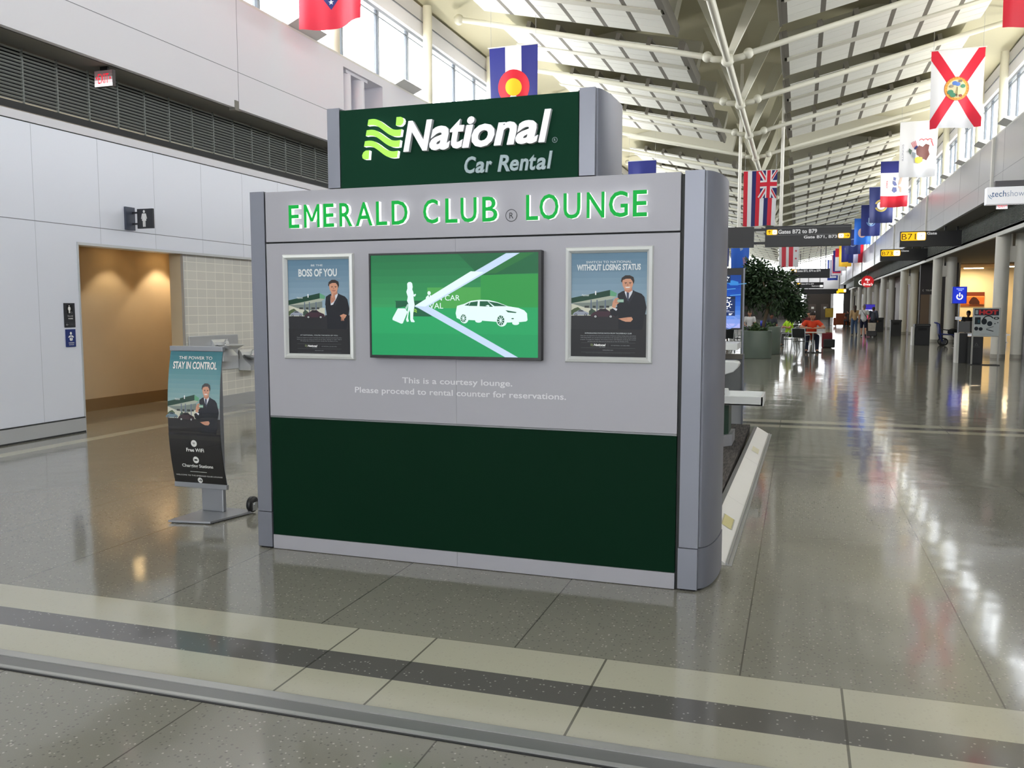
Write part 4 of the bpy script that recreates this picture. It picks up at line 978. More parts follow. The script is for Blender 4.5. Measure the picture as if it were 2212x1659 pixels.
A.rect(34, 197.5, 66, 198.2, GW); A.text('WELCOME TO THE EMERALD CLUB LOUNGE', 5, 203.5, 95, 205.6, GW)
A.disc(50.5, 212.2, 4.6, GW); A.line([(47.6, 212.2), (53, 212.2)], 1.0, BK); A.line([(51, 209.8), (53.4, 212.2), (51, 214.6)], 1.0, BK)
m = MB(); A.curved(m, bfn, 2, 24, 0.00005); m.xf(T).build('graphic', t)
ink = _ink
m = MB(); m.box(bx0 - 0.004, bx1 + 0.004, bend(0) - 0.012, bend(0) + 0.018, bz1 - 0.004, bz1 + 0.035, bst); m.xf(T).build('top_rail', t, 0.004)
m = MB(); m.box(bx0 - 0.004, bx1 + 0.004, bend(1) - 0.012, bend(1) + 0.018, bz0 - 0.035, bz0 + 0.004, bst); m.xf(T).build('bottom_rail', t, 0.004)
w = MB(); w.lathe((-4.02, 5.60, 0.068), [(0.02, -0.02), (0.055, -0.02), (0.062, -0.012), (0.062, 0.012), (0.055, 0.02), (0.02, 0.02)], black, 24, 'X'); wh = w.xf(T).build('wheel', t)
w = MB(); w.box(-4.0, -3.994, 5.57, 5.63, 0.02, 0.085, chrome); w.cyl((-4.045, 5.60, 0.068), (-3.99, 5.60, 0.068), 0.014, chrome); w.xf(T).build('wheel_bracket', t)
# ================================================================== FLAGS
flagw = 1.22
def deckz(x): return 9.75 - 0.1216 * abs(x - CX)
RED = (206, 32, 54); NAVY = (32, 38, 104); FWH = (226, 226, 230)
def flag(lab, x, y, zt, h, base, art, grp='flags hanging from the roof', w=flagw, seed=0, ragged=0.0):
    t = thing('state_flag', lab, 'flag', (x, y, zt), 0, grp)
    rs = random.Random(seed + 11); p1, p2 = rs.uniform(0, 6), rs.uniform(0, 6); amp = rs.uniform(0.025, 0.05)
    lean = rs.uniform(-0.03, 0.03)
    def fn(u, v, d):
        dy = amp * math.sin(u * 7.5 + p1 + v * 0.8) * (0.25 + v) + 0.02 * math.sin(u * 15 + p2) * v
        nar = 1 - 0.05 * v
        dz = -0.012 * math.sin(u * 6 + p2) * v - ragged * v * math.sin(u * PI * 1.2 + 0.4) * 0.3
        return ((u - 0.5) * w * nar + lean * v, dy - d, -h * v + dz)
    mb = MB(); A0 = Art(1, 1); A0.rect(0, 0, 1, 1, ink(base)); A0.k = 0
    for k_, it in enumerate(A0.items): A0.items[k_] = (it[0], it[1], it[2], 0)
    A0.curved(mb, fn, 16, 14, 0)
    gap = 0.0008 + y * 0.00005
    art.curved(mb, fn, 16, 14, gap)
    # the back of the cloth shows the same print
    mb2 = MB(); fb = lambda u, v, d: fn(u, v, -d)
    art.to(MB(), fb)
    mb.build('cloth', t)
    m = MB(); m.cyl((-w / 2 - 0.03, 0, 0.012), (w / 2 + 0.03, 0, 0.012), 0.014, whitep, n=8)
    m.build('hanging_rod', t)
    for sx in (-1, 1):
        m = MB(); m.cyl((sx * w * 0.46, 0, 0.02), (sx * w * 0.46, 0, deckz(x + sx * w * 0.46) - zt), 0.004, silver, n=5, cap=False); m.build('hanging_wire', t)
    return t
def saltire_seal(A, cx, cy, r, ring_c, in_c):
    A.disc(cx, cy, r, ink(ring_c)); A.disc(cx, cy, r * 0.76, ink(in_c))
def star(A, cx, cy, r, c, rot=0, n=5, q=0.4):
    P_ = []
    for i in range(2 * n):
        a = PI / 2 + rot + i * PI / n; rr = r if i % 2 == 0 else r * q
        P_.append((cx + rr * math.cos(a), cy - rr * math.sin(a)))
    A.poly(P_, ink(c))
# red flag, top left, cut by the frame
A = Art(100, 160); A.poly([(50, 134), (93, 80), (50, 26), (7, 80)], ink((36, 40, 110))); A.poly([(50, 118), (80, 80), (50, 42), (20, 80)], ink(FWH))
star(A, 50, 124, 4, FWH); star(A, 50, 36, 4, FWH)
flag('big red flag with a blue diamond, over the left wall', -7.46, 12.9, 8.12, 1.87, (214, 36, 62), A, seed=1, ragged=0.2)
A = Art(100, 150); A.rect(33.5, 0, 66.5, 150, ink(FWH))
A.disc(50, 76, 33, ink((214, 36, 54))); A.poly([(50, 84), (72, 118), (60, 124), (40, 124), (28, 118)], ink(FWH)); A.disc(50, 76, 16.5, ink((252, 200, 40)))
flag('blue and white barred flag with a red ring around gold, above the green sign', -6.63, 19.9, 7.80, 1.86, (38, 44, 124), A, seed=2)
A = Art(100, 160); A.poly([(50, 130), (80, 100), (50, 70), (20, 100)], ink((214, 190, 130)))
flag('plain dark blue flag just showing over the right top corner of the kiosk', -6.58, 37.3, 7.9, 1.86, (36, 44, 120), A, seed=3)
# Hawaii
A = Art(100, 160)
cols = [RED, FWH, (34, 38, 100), RED, FWH, (34, 38, 100), RED, FWH]
for i, c in enumerate(cols): A.rect(i * 12.5, 0, (i + 1) * 12.5, 160, ink(c), i > 0)
A.rect(50, 0, 100, 80, ink((34, 38, 100)))
for w, c in ((15, FWH), (6, RED)): A.line([(50, 0), (100, 80)], w, ink(c)); A.line([(100, 0), (50, 80)], w, ink(c))
A.rect(66, 0, 84, 80, ink(FWH)); A.rect(50, 29, 100, 51, ink(FWH)); A.rect(70, 0, 80, 80, ink(RED)); A.rect(50, 34, 100, 46, ink(RED))
A.items = [(([(min(max(p[0], 0.0), 1.0), min(max(p[1], 0.0), 1.0)) for p in it[0]]), it[1], it[2], it[3]) for it in A.items]
flag('striped red white and blue flag with a crossed canton, hanging over the gates sign', -1.51, 33.9, 6.72, 2.04, FWH, A, seed=4)
# Florida
A = Art(100, 158); rd = ink((212, 34, 58))
A.poly([(0, 0), (12, 0), (100, 140), (100, 158), (88, 158), (0, 18)], rd); A.poly([(100, 0), (88, 0), (0, 140), (0, 158), (12, 158), (100, 18)], rd)
saltire_seal(A, 50, 79, 24, (232, 160, 70), (214, 200, 160))
A.ring(50, 79, 24, 23, ink((190, 100, 50)), 30)
for cx, cy, r, c in ((46, 68, 5.5, (84, 120, 190)), (52, 70, 5, (84, 120, 190)), (38, 86, 6.5, (70, 128, 100)), (62, 74, 5, (70, 130, 104)), (43, 92, 6, (70, 128, 100)), (54, 86, 6, (226, 212, 150)), (58, 93, 3.5, (128, 60, 50)), (50, 92, 2.2, (92, 76, 50)), (40, 74, 4, (150, 140, 120)), (57, 64, 3.5, (120, 108, 92))): A.disc(cx, cy, r, ink(c), r * 0.8, 9)
A.rect(50, 76, 51.6, 96, ink((110, 92, 60)))
for i in range(24):
    a = i * 2 * PI / 24; A.disc(50 + 21 * math.cos(a), 79 + 21 * math.sin(a), 1.0, ink((186, 92, 48)), None, 6)
flag('white flag with a red diagonal cross and round orange seal, top right', 3.61, 24.5, 8.06, 1.93, FWH, A, seed=5)
# California, top right corner, hung sideways
A = Art(100, 160); A.rect(0, 0, 29, 160, ink((204, 28, 48))); A.text('CALIFORNIA REPUBLIC', 33, 20, 41, 150, ink((70, 58, 54)), 0.02, 0, -90); A.poly([(54, 40), (66, 46), (70, 80), (66, 112), (54, 118), (50, 90)], ink((110, 74, 54))); star(A, 84, 132, 8, (204, 28, 48))
flag('white flag with a red edge stripe in the top right corner of the photo', 3.47, 15.5, 7.85, 1.92, FWH, A, seed=6, w=1.22)
# Illinois
A = Art(100, 155); br = (104, 66, 62)
A.poly([(44, 74), (52, 66), (62, 70), (70, 62), (80, 66), (78, 80), (82, 92), (74, 108), (66, 104), (58, 110), (52, 96), (46, 92)], ink(br))
A.poly([(30, 60), (36, 52), (48, 62), (42, 78), (30, 72)], ink((230, 226, 228)))
for q in range(4): A.line([(31 + q * 3.4, 58 - q * 1.6), (37 + q * 3, 72 - q * 0.4)], 1.4, ink(RED))
A.poly([(38, 74), (46, 66), (49, 70), (42, 79)], ink((44, 50, 104)))
for q in (0, 1, 2): A.ring(58 + 11 * q, 55, 7, 4.6, ink((186, 82, 92)), 12, 10, 170)
A.line([(84, 54), (90, 70)], 3, ink((186, 82, 92)))
A.poly([(42, 102), (50, 98), (62, 100), (64, 110), (54, 117), (43, 114)], ink((236, 208, 70))); A.poly([(26, 74), (34, 80), (30, 92), (24, 82)], ink((104, 120, 110))); A.poly([(34, 84), (44, 88), (42, 104), (35, 98)], ink((150, 160, 168)))
A.text('ILLINOIS', 7, 62, 11.5, 108, ink((150, 150, 160)), 0.01, 0, -90)
flag('white flag with a brown eagle emblem and yellow sun, below the red cross flag', 3.80, 33.4, 8.07, 1.91, FWH, A, seed=7)
# Iowa
A = Art(100, 172); A.rect(0, 0, 100, 43, ink((40, 46, 122))); A.rect(0, 130, 100, 172, ink((198, 26, 48)))
for P_ in ([(46, 58), (56, 62), (54, 74), (46, 70)], [(44, 72), (54, 76), (60, 90), (50, 92), (44, 84)], [(46, 96), (58, 98), (60, 112), (50, 118), (42, 110)]): A.poly(P_, ink((96, 104, 150)))
A.poly([(72, 60), (78, 64), (72, 86), (64, 90), (66, 80)], ink((214, 176, 164))); A.poly([(66, 92), (76, 100), (76, 118), (72, 118), (70, 104), (64, 98)], ink((214, 176, 164)))
A.text('IOWA', 21, 72, 27, 100, ink((206, 60, 72)), 0.02, 0, -90)
flag('flag banded dark blue, white and red, behind the white eagle flag', 4.03, 43.8, 8.36, 2.1, FWH, A, seed=8)
# navy seal flags along the right
def seal_flag(base, ring_c, in_c, cx=50, cy=82, r=27):
    A = Art(100, 158); A.ring(cx, cy, r, r * 0.72, ink(ring_c), 20, 200, 520); A.disc(cx, cy, r * 0.66, ink(in_c), None, 16); A.poly([(cx - 6, cy - 8), (cx + 5, cy - 9), (cx + 7, cy + 8), (cx - 5, cy + 9)], ink((150, 84, 84))); return A
flag('navy flag with a gold wreath around a white seal, beyond the banded flag', 4.04, 50.7, 8.10, 1.93, (34, 44, 98), seal_flag(0, (176, 160, 90), (222, 222, 226)), seed=9)
A = Art(100, 158); A.poly([(38, 66), (60, 62), (66, 92), (52, 104), (38, 96)], ink((150, 176, 200))); A.poly([(44, 74), (56, 72), (58, 92), (46, 94)], ink((206, 196, 120))); A.ring(52, 84, 24, 20, ink((112, 150, 200)), 14, 190, 350)
flag('navy flag with a pale crest between the wreath flag and the bright blue flag', 4.35, 62.0, 8.40, 2.05, (36, 46, 112), A, seed=10)
A = Art(100, 158); A.disc(48, 86, 26, ink((206, 170, 158)), 30, 16); A.disc(50, 86, 14, ink((180, 150, 120)), 18, 12)
flag('bright sky blue flag with a pale round shield, right row', 4.37, 69.6, 8.25, 1.93, (34, 104, 204), A, seed=12)
A = Art(100, 158); A.ring(50, 84, 26, 20, ink((130, 140, 170)), 18)
flag('dark navy flag with a faint ring, just left of the bright sky blue flag', 4.0, 75.5, 7.95, 2.0, (38, 48, 104), A, seed=13)
A = Art(100, 158); A.rect(34, 0, 67, 158, ink((206, 206, 232))); A.rect(67, 0, 100, 158, ink(RED))
flag('small flag with navy, white and red upright bars under the sky blue flag', 4.55, 80.5, 7.6, 2.1, (40, 50, 116), A, seed=14)
A = Art(100, 158); A.ring(50, 70, 26, 22, ink((170, 170, 140)), 16)
flag('navy flag with thin pale wreath overlapping the yellow flag', 4.2, 86, 8.05, 2.2, (40, 44, 120), A, seed=15)
A = Art(100, 158); A.disc(46, 70, 18, ink((214, 170, 60)), 22, 14)
flag('bright yellow flag far along the right row', 4.2, 91, 7.85, 2.2, (250, 196, 50), A, seed=16)
A = Art(100, 158); A.poly([(0, 60), (60, 60), (50, 110), (100, 140), (100, 158), (0, 158)], ink(FWH)); A.poly([(70, 30), (100, 30), (100, 90), (70, 80)], ink((40, 44, 120)))
flag('red and white flag peeping out beside the yellow flag', 4.05, 96, 7.75, 2.3, (206, 34, 56), A, seed=17)
A = Art(100, 158); A.poly([(40, 50), (50, 46), (52, 84), (42, 84)], ink((170, 150, 110)))
flag('deep blue flag with a small gold mark, beyond the yellow flag', 4.0, 101, 7.85, 2.2, (44, 48, 124), A, seed=18)
A = Art(100, 158); A.rect(12, 0, 88, 142, ink((214, 42, 70))); A.rect(20, 0, 80, 132, ink((60, 52, 120)))
flag('far flag bordered in pink red and blue', 3.95, 105, 7.6, 2.3, (232, 224, 228), A, seed=19)
A = Art(100, 158); A.rect(14, 0, 86, 140, ink((236, 236, 244))); A.rect(30, 0, 86, 126, ink((44, 50, 130)))
flag('farthest flag of the right row, blue with a white inner border', 3.7, 110, 7.3, 2.4, (48, 74, 170), A, seed=20)
# DC
A = Art(100, 190)
A.rect(22, 0, 44, 190, ink((200, 58, 72))); A.rect(58, 0, 80, 190, ink((200, 58, 72)))
A = Art(100, 190); A.rect(14, 0, 36, 190, ink((204, 62, 76))); A.rect(50, 0, 72, 190, ink((204, 62, 76)))
for yy in (54, 96, 140): star(A, 86, yy, 8, (200, 60, 74))
flag('white flag with two red bars and red stars, just under the gates sign', -0.72, 57.0, 6.2, 2.05, FWH, A, seed=21)
A = Art(100, 158); A.poly([(52, 60), (72, 64), (76, 92), (64, 108), (50, 96)], ink((196, 156, 90))); A.text('NEVADA', 84, 70, 92, 140, ink((214, 196, 90)), 0.02, 0, -90)
flag('dark blue flag with gold letters, under the dark sign beside the kiosk', -4.56, 52.0, 5.95, 1.95, (50, 62, 120), A, seed=22)
A = Art(100, 158); A.poly([(46, 22), (60, 18), (66, 40), (52, 50)], ink((150, 170, 200))); A.poly([(64, 86), (80, 84), (84, 120), (70, 128)], ink((150, 120, 150)))
flag('bright royal blue flag hanging behind the tree top', -3.92, 60.6, 6.05, 1.9, (44, 98, 200), A, seed=23)
# ================================================================== OVERHEAD SIGNS
signb = mat('sign_black', (44, 44, 46), 0.4); YE_ = (250, 186, 24); 
def plane_icon(A, cx, cy, s, c):
    A.poly([(cx - s, cy + s * 0.5), (cx + s * 0.6, cy - s * 0.55), (cx + s, cy - s * 0.6), (cx + s * 0.75, cy - s * 0.25), (cx + s * 0.2, cy + s * 0.05), (cx + s * 0.35, cy + s * 0.6), (cx + s * 0.15, cy + s * 0.65), (cx - s * 0.2, cy + s * 0.2)], c)
def arrow(A, cx, cy, s, d, c):
    D = {'up': (0, -1), 'right': (1, 0)}[d]; n = (-D[1], D[0])
    A.line([(cx - D[0] * s, cy - D[1] * s), (cx + D[0] * s, cy + D[1] * s)], s * 0.3, c)
    for q in (-1, 1): A.line([(cx + D[0] * s * 1.05, cy + D[1] * s * 1.05), (cx + D[0] * s * 0.1 + n[0] * s * 0.85 * q, cy + D[1] * s * 0.1 + n[1] * s * 0.85 * q)], s * 0.3, c)
def rrect(A, x0, y0, x1, y1, r, m):
    P_ = []
    for cx, cy, a0 in ((x1 - r, y0 + r, 0), (x0 + r, y0 + r, 90), (x0 + r, y1 - r, 180), (x1 - r, y1 - r, 270)):
        for q in range(5):
            a = math.radians(a0 + q * 22.5); P_.append((cx + r * math.cos(a), cy - r * math.sin(a)))
    A.poly(P_, m)
def hung_sign(lab, x0, x1, z0, z1, y, art, hang, zt, dep=0.22, grp=None):
    t = thing('hanging_sign', lab, 'sign', ((x0 + x1) / 2, y, z0), 0, grp)
    T = Matrix.Translation((-(x0 + x1) / 2, -y, -z0))
    MB().box(x0, x1, y, y + dep, z0, z1, signb).xf(T).build('sign_box', t, 0.01)
    if art is not None:
        mb = MB(); art.to(mb, front(x0, x1, z1, z0, y - 0.002), 0.0012); mb.xf(T).build('lettering', t)
    for hx in hang: MB().box(hx - 0.035, hx + 0.035, y + dep / 2 - 0.035, y + dep / 2 + 0.035, z1, zt if zt < 5 else deckz(hx), signb).xf(T).build('hanger', t)
    return t
LY = ink(YE_, 0.5); LWt = ink((250, 250, 244), 0.5); LB = ink((60, 44, 14)); TW = ink((236, 236, 236), 0.25)
A = Art(186, 55)
rrect(A, 3, 9, 27, 23, 3, LY); rrect(A, 16, 10, 26, 22, 2.5, LWt); arrow(A, 9.5, 16, 4, 'up', LB); plane_icon(A, 21, 16, 2.6, LB)
A.text('Gates B72 to B79', 29, 10, 113, 21, TW, 0.02); A.rect(28, 5.5, 184, 6.1, ink((150, 150, 150))); A.rect(3, 24.3, 155, 24.9, ink((150, 150, 150)))
A.text('Gate B71, B73', 85, 27, 156, 36, TW, 0.02); rrect(A, 158, 23, 183, 36, 3, LY); rrect(A, 159, 24, 170, 35, 2.5, LWt); arrow(A, 177, 29.5, 3.8, 'right', LB); plane_icon(A, 164.5, 29.5, 2.6, LB)
gs = hung_sign('paired black overhead sign boards reading Gates B72 to B79, under the striped flag', -1.14, 1.54, 3.62, 4.30, 30.0, A, [], 4.3)
T = Matrix.Translation((-0.2, -30.0, -3.62))
MB().box(-4.16, -1.50, 30.0, 30.22, 3.62, 4.30, signb).xf(T).build('sign_box', gs, 0.01)
for x in (-2.02, -0.66): MB().cyl((x, 30.28, 3.7), (x, 30.28, deckz(x)), 0.055, colm, n=12).xf(T).build('hanger_pole', gs)
for z in (3.72, 4.16): MB().box(-1.50, -1.14, 30.06, 30.16, z, z + 0.08, signb).xf(T).build('rail', gs)
def gate_sign(num, lab, x0, x1, z0, z1, y, w_, h_, hang):
    A = Art(w_, h_); rrect(A, 2, 2, w_ * 0.425, h_ * 0.60, 3.2, LY); rrect(A, w_ * 0.28, 3, w_ * 0.415, h_ * 0.57, 2.5, LWt)
    A.text(num, 4.0, 5.5, w_ * 0.26, h_ * 0.53, LB, -0.005); plane_icon(A, w_ * 0.347, h_ * 0.30, 2.2, LB); A.text('Gate', w_ * 0.44, 2.5, w_ * 0.60, h_ * 0.24, TW, 0.02)
    return hung_sign(lab, x0, x1, z0, z1, y, A, hang, 4.74)
gate_sign('B71', 'black hanging sign with yellow lit panel reading B71 Gate', 3.68, 5.86, 3.98, 4.58, 37.0, 134, 36, [5.30, 5.72])
gate_sign('B73', 'black hanging sign with yellow lit panel reading B73 Gate', 3.80, 5.98, 3.95, 4.53, 47.0, 102, 26, [5.3, 5.75])
A = Art(84, 20); rrect(A, 1, 1.5, 12, 7.5, 1.5, LY); rrect(A, 7, 2, 11.5, 7, 1.2, LWt); arrow(A, 4, 4.5, 2, 'up', LB); A.text('Gates B72, B74 to B79', 13, 2, 64, 7.5, TW, 0.02)
hung_sign('distant black overhead sign reading Gates B72, B74 to B79', -0.76, 2.47, 4.21, 5.02, 80.0, A, [-0.4, 2.1], 8.7)
A = Art(58, 13); rrect(A, 1, 1.5, 9, 5.5, 1.2, LY); rrect(A, 5, 2, 8.6, 5, 1, LWt); A.text('Gates B75 to B79', 10, 2, 37, 5, TW, 0.02); A.text('Restrooms', 33, 6.5, 49, 9.5, TW, 0.02); rrect(A, 50, 6, 57, 10.5, 1, LWt)
hung_sign('small distant black overhead sign with a white arrow box, in front of the end wall', -0.32, 2.47, 3.74, 4.40, 100.0, A, [0.0, 2.1], 8.7)
A = Art(102, 11); rrect(A, 79, 0, 96, 8, 1.5, ink((250, 186, 24), 0.6)); rrect(A, 91, 1, 96, 7, 1, LWt); rrect(A, 76, 4, 81, 10, 1.5, ink((250, 186, 24), 0.6))
hung_sign('farthest long black overhead sign with a yellow lit corner, above the end doors', 0.14, 5.6, 3.27, 3.86, 110.0, A, [1.0, 4.5], 8.7)
# shop sign at the right edge
t = thing('shop_sign', 'glowing white box sign with thin blue lettering at the right edge', 'shop sign', (5.0, 22.0, 3.92))
T = Matrix.Translation((-5.0, -22.0, -3.92))
MB().box(3.95, 5.9, 22.0, 22.25, 3.93, 4.31, mat('white_lightbox', (240, 241, 246), 0.4, 0, 0.15)).xf(T).build('light_box', t, 0.01)
A = Art(210, 40); A.text('tech', 11, 9, 42, 23, ink((60, 110, 156)), 0.0); A.text('showcase', 44, 9, 110, 23, ink((160, 172, 190)), -0.01)
for q in range(2): A.ring(16, 16, 9 + 4 * q, 7.6 + 4 * q, ink((96, 140, 176)), 8, 190, 250)
mb = MB(); A.to(mb, front(3.95, 5.9, 4.31, 3.93, 21.998), 0.001); mb.xf(T).build('lettering', t)
MB().box(4.12, 6.2, 22.05, 22.2, 4.31, 4.45, mat('sign_bracket_grey', (100, 98, 102), 0.5)).xf(T).build('bracket', t)
# exit signs
def exit_sign(lab, x, y, z, glow):
    t = thing('exit_sign', lab, 'exit sign', (x, y, z), 0, 'exit signs')
    MB().box(-0.15, 0.15, 0.0, 0.05, -0.21, 0, mat('exit_case', (60, 52, 52), 0.4) if glow else steel).build('case', t)
    A = Art(60, 40)
    for i in range(5):
        f = (i / 4) ** 1.5; A.rect(0, i * 8, 60, i * 8 + 8.1, ink((int(120 + 125 * f), int(100 + 140 * f), int(100 + 142 * f)), 0.15 + 0.7 * f), i > 0)
    rr = ink((224, 26, 48), 0.6); A.text('EXIT', 12, 8, 48, 33, rr, 0.0)
    A.poly([(4, 18), (9, 13), (9, 23)], rr); A.poly([(56, 20), (51, 15), (51, 25)], rr)
    mb = MB(); A.to(mb, front(-0.145, 0.145, -0.005, -0.205, -0.001), 0.0006); mb.build('lit_face', t)
    MB().box(-0.06, 0.06, 0.01, 0.04, 0, 0.05, black).build('mount', t)
exit_sign('red and white EXIT sign hanging from the soffit above the dark louvres', -8.70, 9.18, 4.69, True)
exit_sign('red EXIT sign under the right soffit beside the white shop sign', 5.55, 28.6, 4.69, True)
# round red shop sign and grey sign on the right fascia
def disc_sign(lab, x, y, z, r, c, art, name='shop_sign'):
    t = thing(name, lab, 'shop sign', (x, y, z))
    MB().cyl((0, 0, 0), (0, 0.15, 0), r, c, n=28).build('disc', t)
    mb = MB(); art.to(mb, front(-r, r, r, -r, -0.002), 0.002); mb.build('lettering', t)
    MB().cyl((0, 0.07, r), (0, 0.07, max(r + 0.05, 4.74 - z)), 0.03, signb, n=8).build('hanger', t)
A = Art(100, 100); A.text('Max', 30, 22, 70, 42, LWt, 0.02, 0.2); A.text('&', 44, 46, 58, 60, LWt, 0.0); A.text("Erma's", 16, 62, 92, 84, LWt, 0.02, 0.2)
disc_sign('round red hanging shop sign with white script, far along the right columns', 5.42, 78.3, 3.81, 0.49, mat('sign_red', (206, 34, 40), 0.4, 0, 0.25), A)
t = thing('shop_sign', 'grey green square shop sign with a white curl, left of the round red sign', 'shop sign', (5.42, 87.6, 3.55))
MB().box(-0.55, 0.55, 0, 0.2, 0, 0.9, mat('sage_sign', (110, 116, 104), 0.5)).build('panel', t)
m = MB(); A = Art(100, 90); A.ring(62, 45, 26, 18, LWt, 16, 60, 330); A.to(m, front(-0.55, 0.55, 0.9, 0, -0.003), 0.002); m.build('lettering', t)
m = MB(); m.cyl((0, 0.1, 0.9), (0, 0.1, 1.19), 0.03, signb, n=8); m.build('hanger', t)
# ================================================================== RESTROOM SIGNS AND FOUNTAINS
sgn = mat('sign_charcoal', (34, 36, 42), 0.35); sgs = mat('sign_slate', (66, 72, 88), 0.4)
def woman(A, cx, cy, s, c):
    A.disc(cx, cy - 0.82 * s, 0.16 * s, c)
    A.poly([(cx - 0.22 * s, cy - 0.6 * s), (cx + 0.22 * s, cy - 0.6 * s), (cx + 0.32 * s, cy + 0.25 * s), (cx - 0.32 * s, cy + 0.25 * s)], c)
    for q in (-1, 1):
        A.poly([(cx + q * 0.2 * s, cy - 0.6 * s), (cx + q * 0.3 * s, cy - 0.55 * s), (cx + q * 0.44 * s, cy + 0.02 * s), (cx + q * 0.34 * s, cy + 0.04 * s)][::q], c)
        A.rect(cx + q * 0.11 * s - 0.09 * s, cy + 0.25 * s, cx + q * 0.11 * s + 0.09 * s, cy + 0.95 * s, c)
t = thing('restroom_sign', 'black projecting sign with a white woman symbol over the restroom doorway', 'sign', (-8.735, 9.57, 2.66))
MB().box(0.0, 0.03, -0.085, 0.085, 0.0, 0.31, sgs).build('wall_plate', t)
m = MB()
for z in (0.075, 0.225): m.box(0.03, 0.12, 0.03, 0.06, z, z + 0.022, sgn)
m.build('bracket', t)
MB().box(0.115, 0.375, 0.03, 0.06, 0.02, 0.285, sgn).build('sign_panel', t)
A = Art(100, 100); woman(A, 45, 50, 44, ink((226, 226, 228))); m = MB(); A.to(m, front(0.115, 0.375, 0.285, 0.02, 0.029), 0.0004); m.build('symbol', t)
def wall_sign(lab, y0, y1, z0, z1, c, art):
    t = thing('wall_sign', lab, 'sign', (-8.735, (y0 + y1) / 2, z0))
    hw = (y1 - y0) / 2
    MB().box(0.001, 0.012, -hw, hw, 0, z1 - z0, c).build('plate', t)
    m = MB(); art.to(m, plane_fn((0.0125, -hw, z1 - z0), (0, 2 * hw, 0), (0, 0, z0 - z1), (1, 0, 0)), 0.0004); m.build('lettering', t)
A = Art(100, 180); A.rect(22, 12, 78, 78, ink((14, 14, 16))); woman(A, 46, 46, 30, WHITE); A.ring(66, 70, 7, 5, ink((150, 150, 154)), 12)
A.text('VILLAGE', 26, 92, 78, 101, ink((206, 206, 206)), 0.01); A.text('WOMEN', 30, 110, 76, 120, WHITE, 0.02)
A.rect(0, 142, 100, 144, ink((80, 82, 88))); A.line([(10, 160), (30, 160)], 2.5, ink((190, 190, 190))); A.line([(18, 152), (10, 160), (18, 168)], 2.5, ink((190, 190, 190))); A.text('MEN', 40, 153, 88, 158, ink((110, 112, 118))); A.text('RESTROOM', 44, 162, 92, 167, ink((96, 98, 104)))
wall_sign('black wall plaque reading WOMEN, beside the restroom doorway', 8.40, 8.565, 1.355, 1.66, sgn, A)
A = Art(100, 130); A.disc(50, 30, 11, WHITE); A.poly([(20, 58), (34, 46), (66, 46), (80, 58), (72, 62), (58, 54), (42, 54), (28, 62)], WHITE)
A.poly([(36, 62), (64, 62), (66, 76), (56, 88), (50, 80), (44, 88), (34, 76)], WHITE); A.disc(50, 70, 4, ink((24, 44, 110)))
A.text('CHANGING', 22, 96, 80, 104, ink((230, 232, 240)), 0.02); A.text('STATION', 26, 110, 76, 118, ink((230, 232, 240)), 0.02)
wall_sign('blue wall plaque with a white baby symbol under the black plaque', 8.41, 8.56, 1.108, 1.33, mat('plaque_blue', (22, 44, 112), 0.4), A)
def fountain(lab, y, z, plate):
    t = thing('drinking_fountain', lab, 'drinking fountain', (-8.788, y, z), 0, 'wall drinking fountains')
    m = MB(); P_ = plate; m.box(0.0, 0.02, P_[0], P_[1], P_[2], P_[3], steel); m.build('back_plate', t, 0.01)
    m = MB(); pr = [(0.02, 0.12), (0.06, 0.08), (0.10, -0.02), (0.24, -0.14), (0.24, -0.22), (0.02, -0.22)]
    m.prism(pr, -0.19, 0.19, steel, Matrix(((1, 0, 0, 0.003), (0, 0, 1, 0), (0, 1, 0, -0.02), (0, 0, 0, 1)))); m.build('housing', t)
    m = MB(); m.lathe((0.24, 0, 0), [(0.0, -0.055), (0.10, -0.05), (0.17, -0.015), (0.21, 0.012), (0.215, 0.02), (0.19, 0.018), (0.12, -0.01), (0.0, -0.02)], steel, 28); m.build('basin', t)
    m = MB(); m.tube([(0.10, 0.05, 0.0), (0.10, 0.05, 0.06), (0.12, 0.045, 0.09), (0.16, 0.03, 0.095)], 0.012, chrome, 8); m.ball((0.10, 0.05, 0.01), 0.02, chrome); m.build('spout', t)
fountain('upper steel drinking fountain on the tiled wall behind the banner stand', 11.45, 1.0, (-0.70, 0.5, -0.40, 0.17))
fountain('lower steel drinking fountain on the tiled wall, half hidden by the kiosk', 12.15, 0.81, (-0.19, 0.45, -0.24, -0.05))
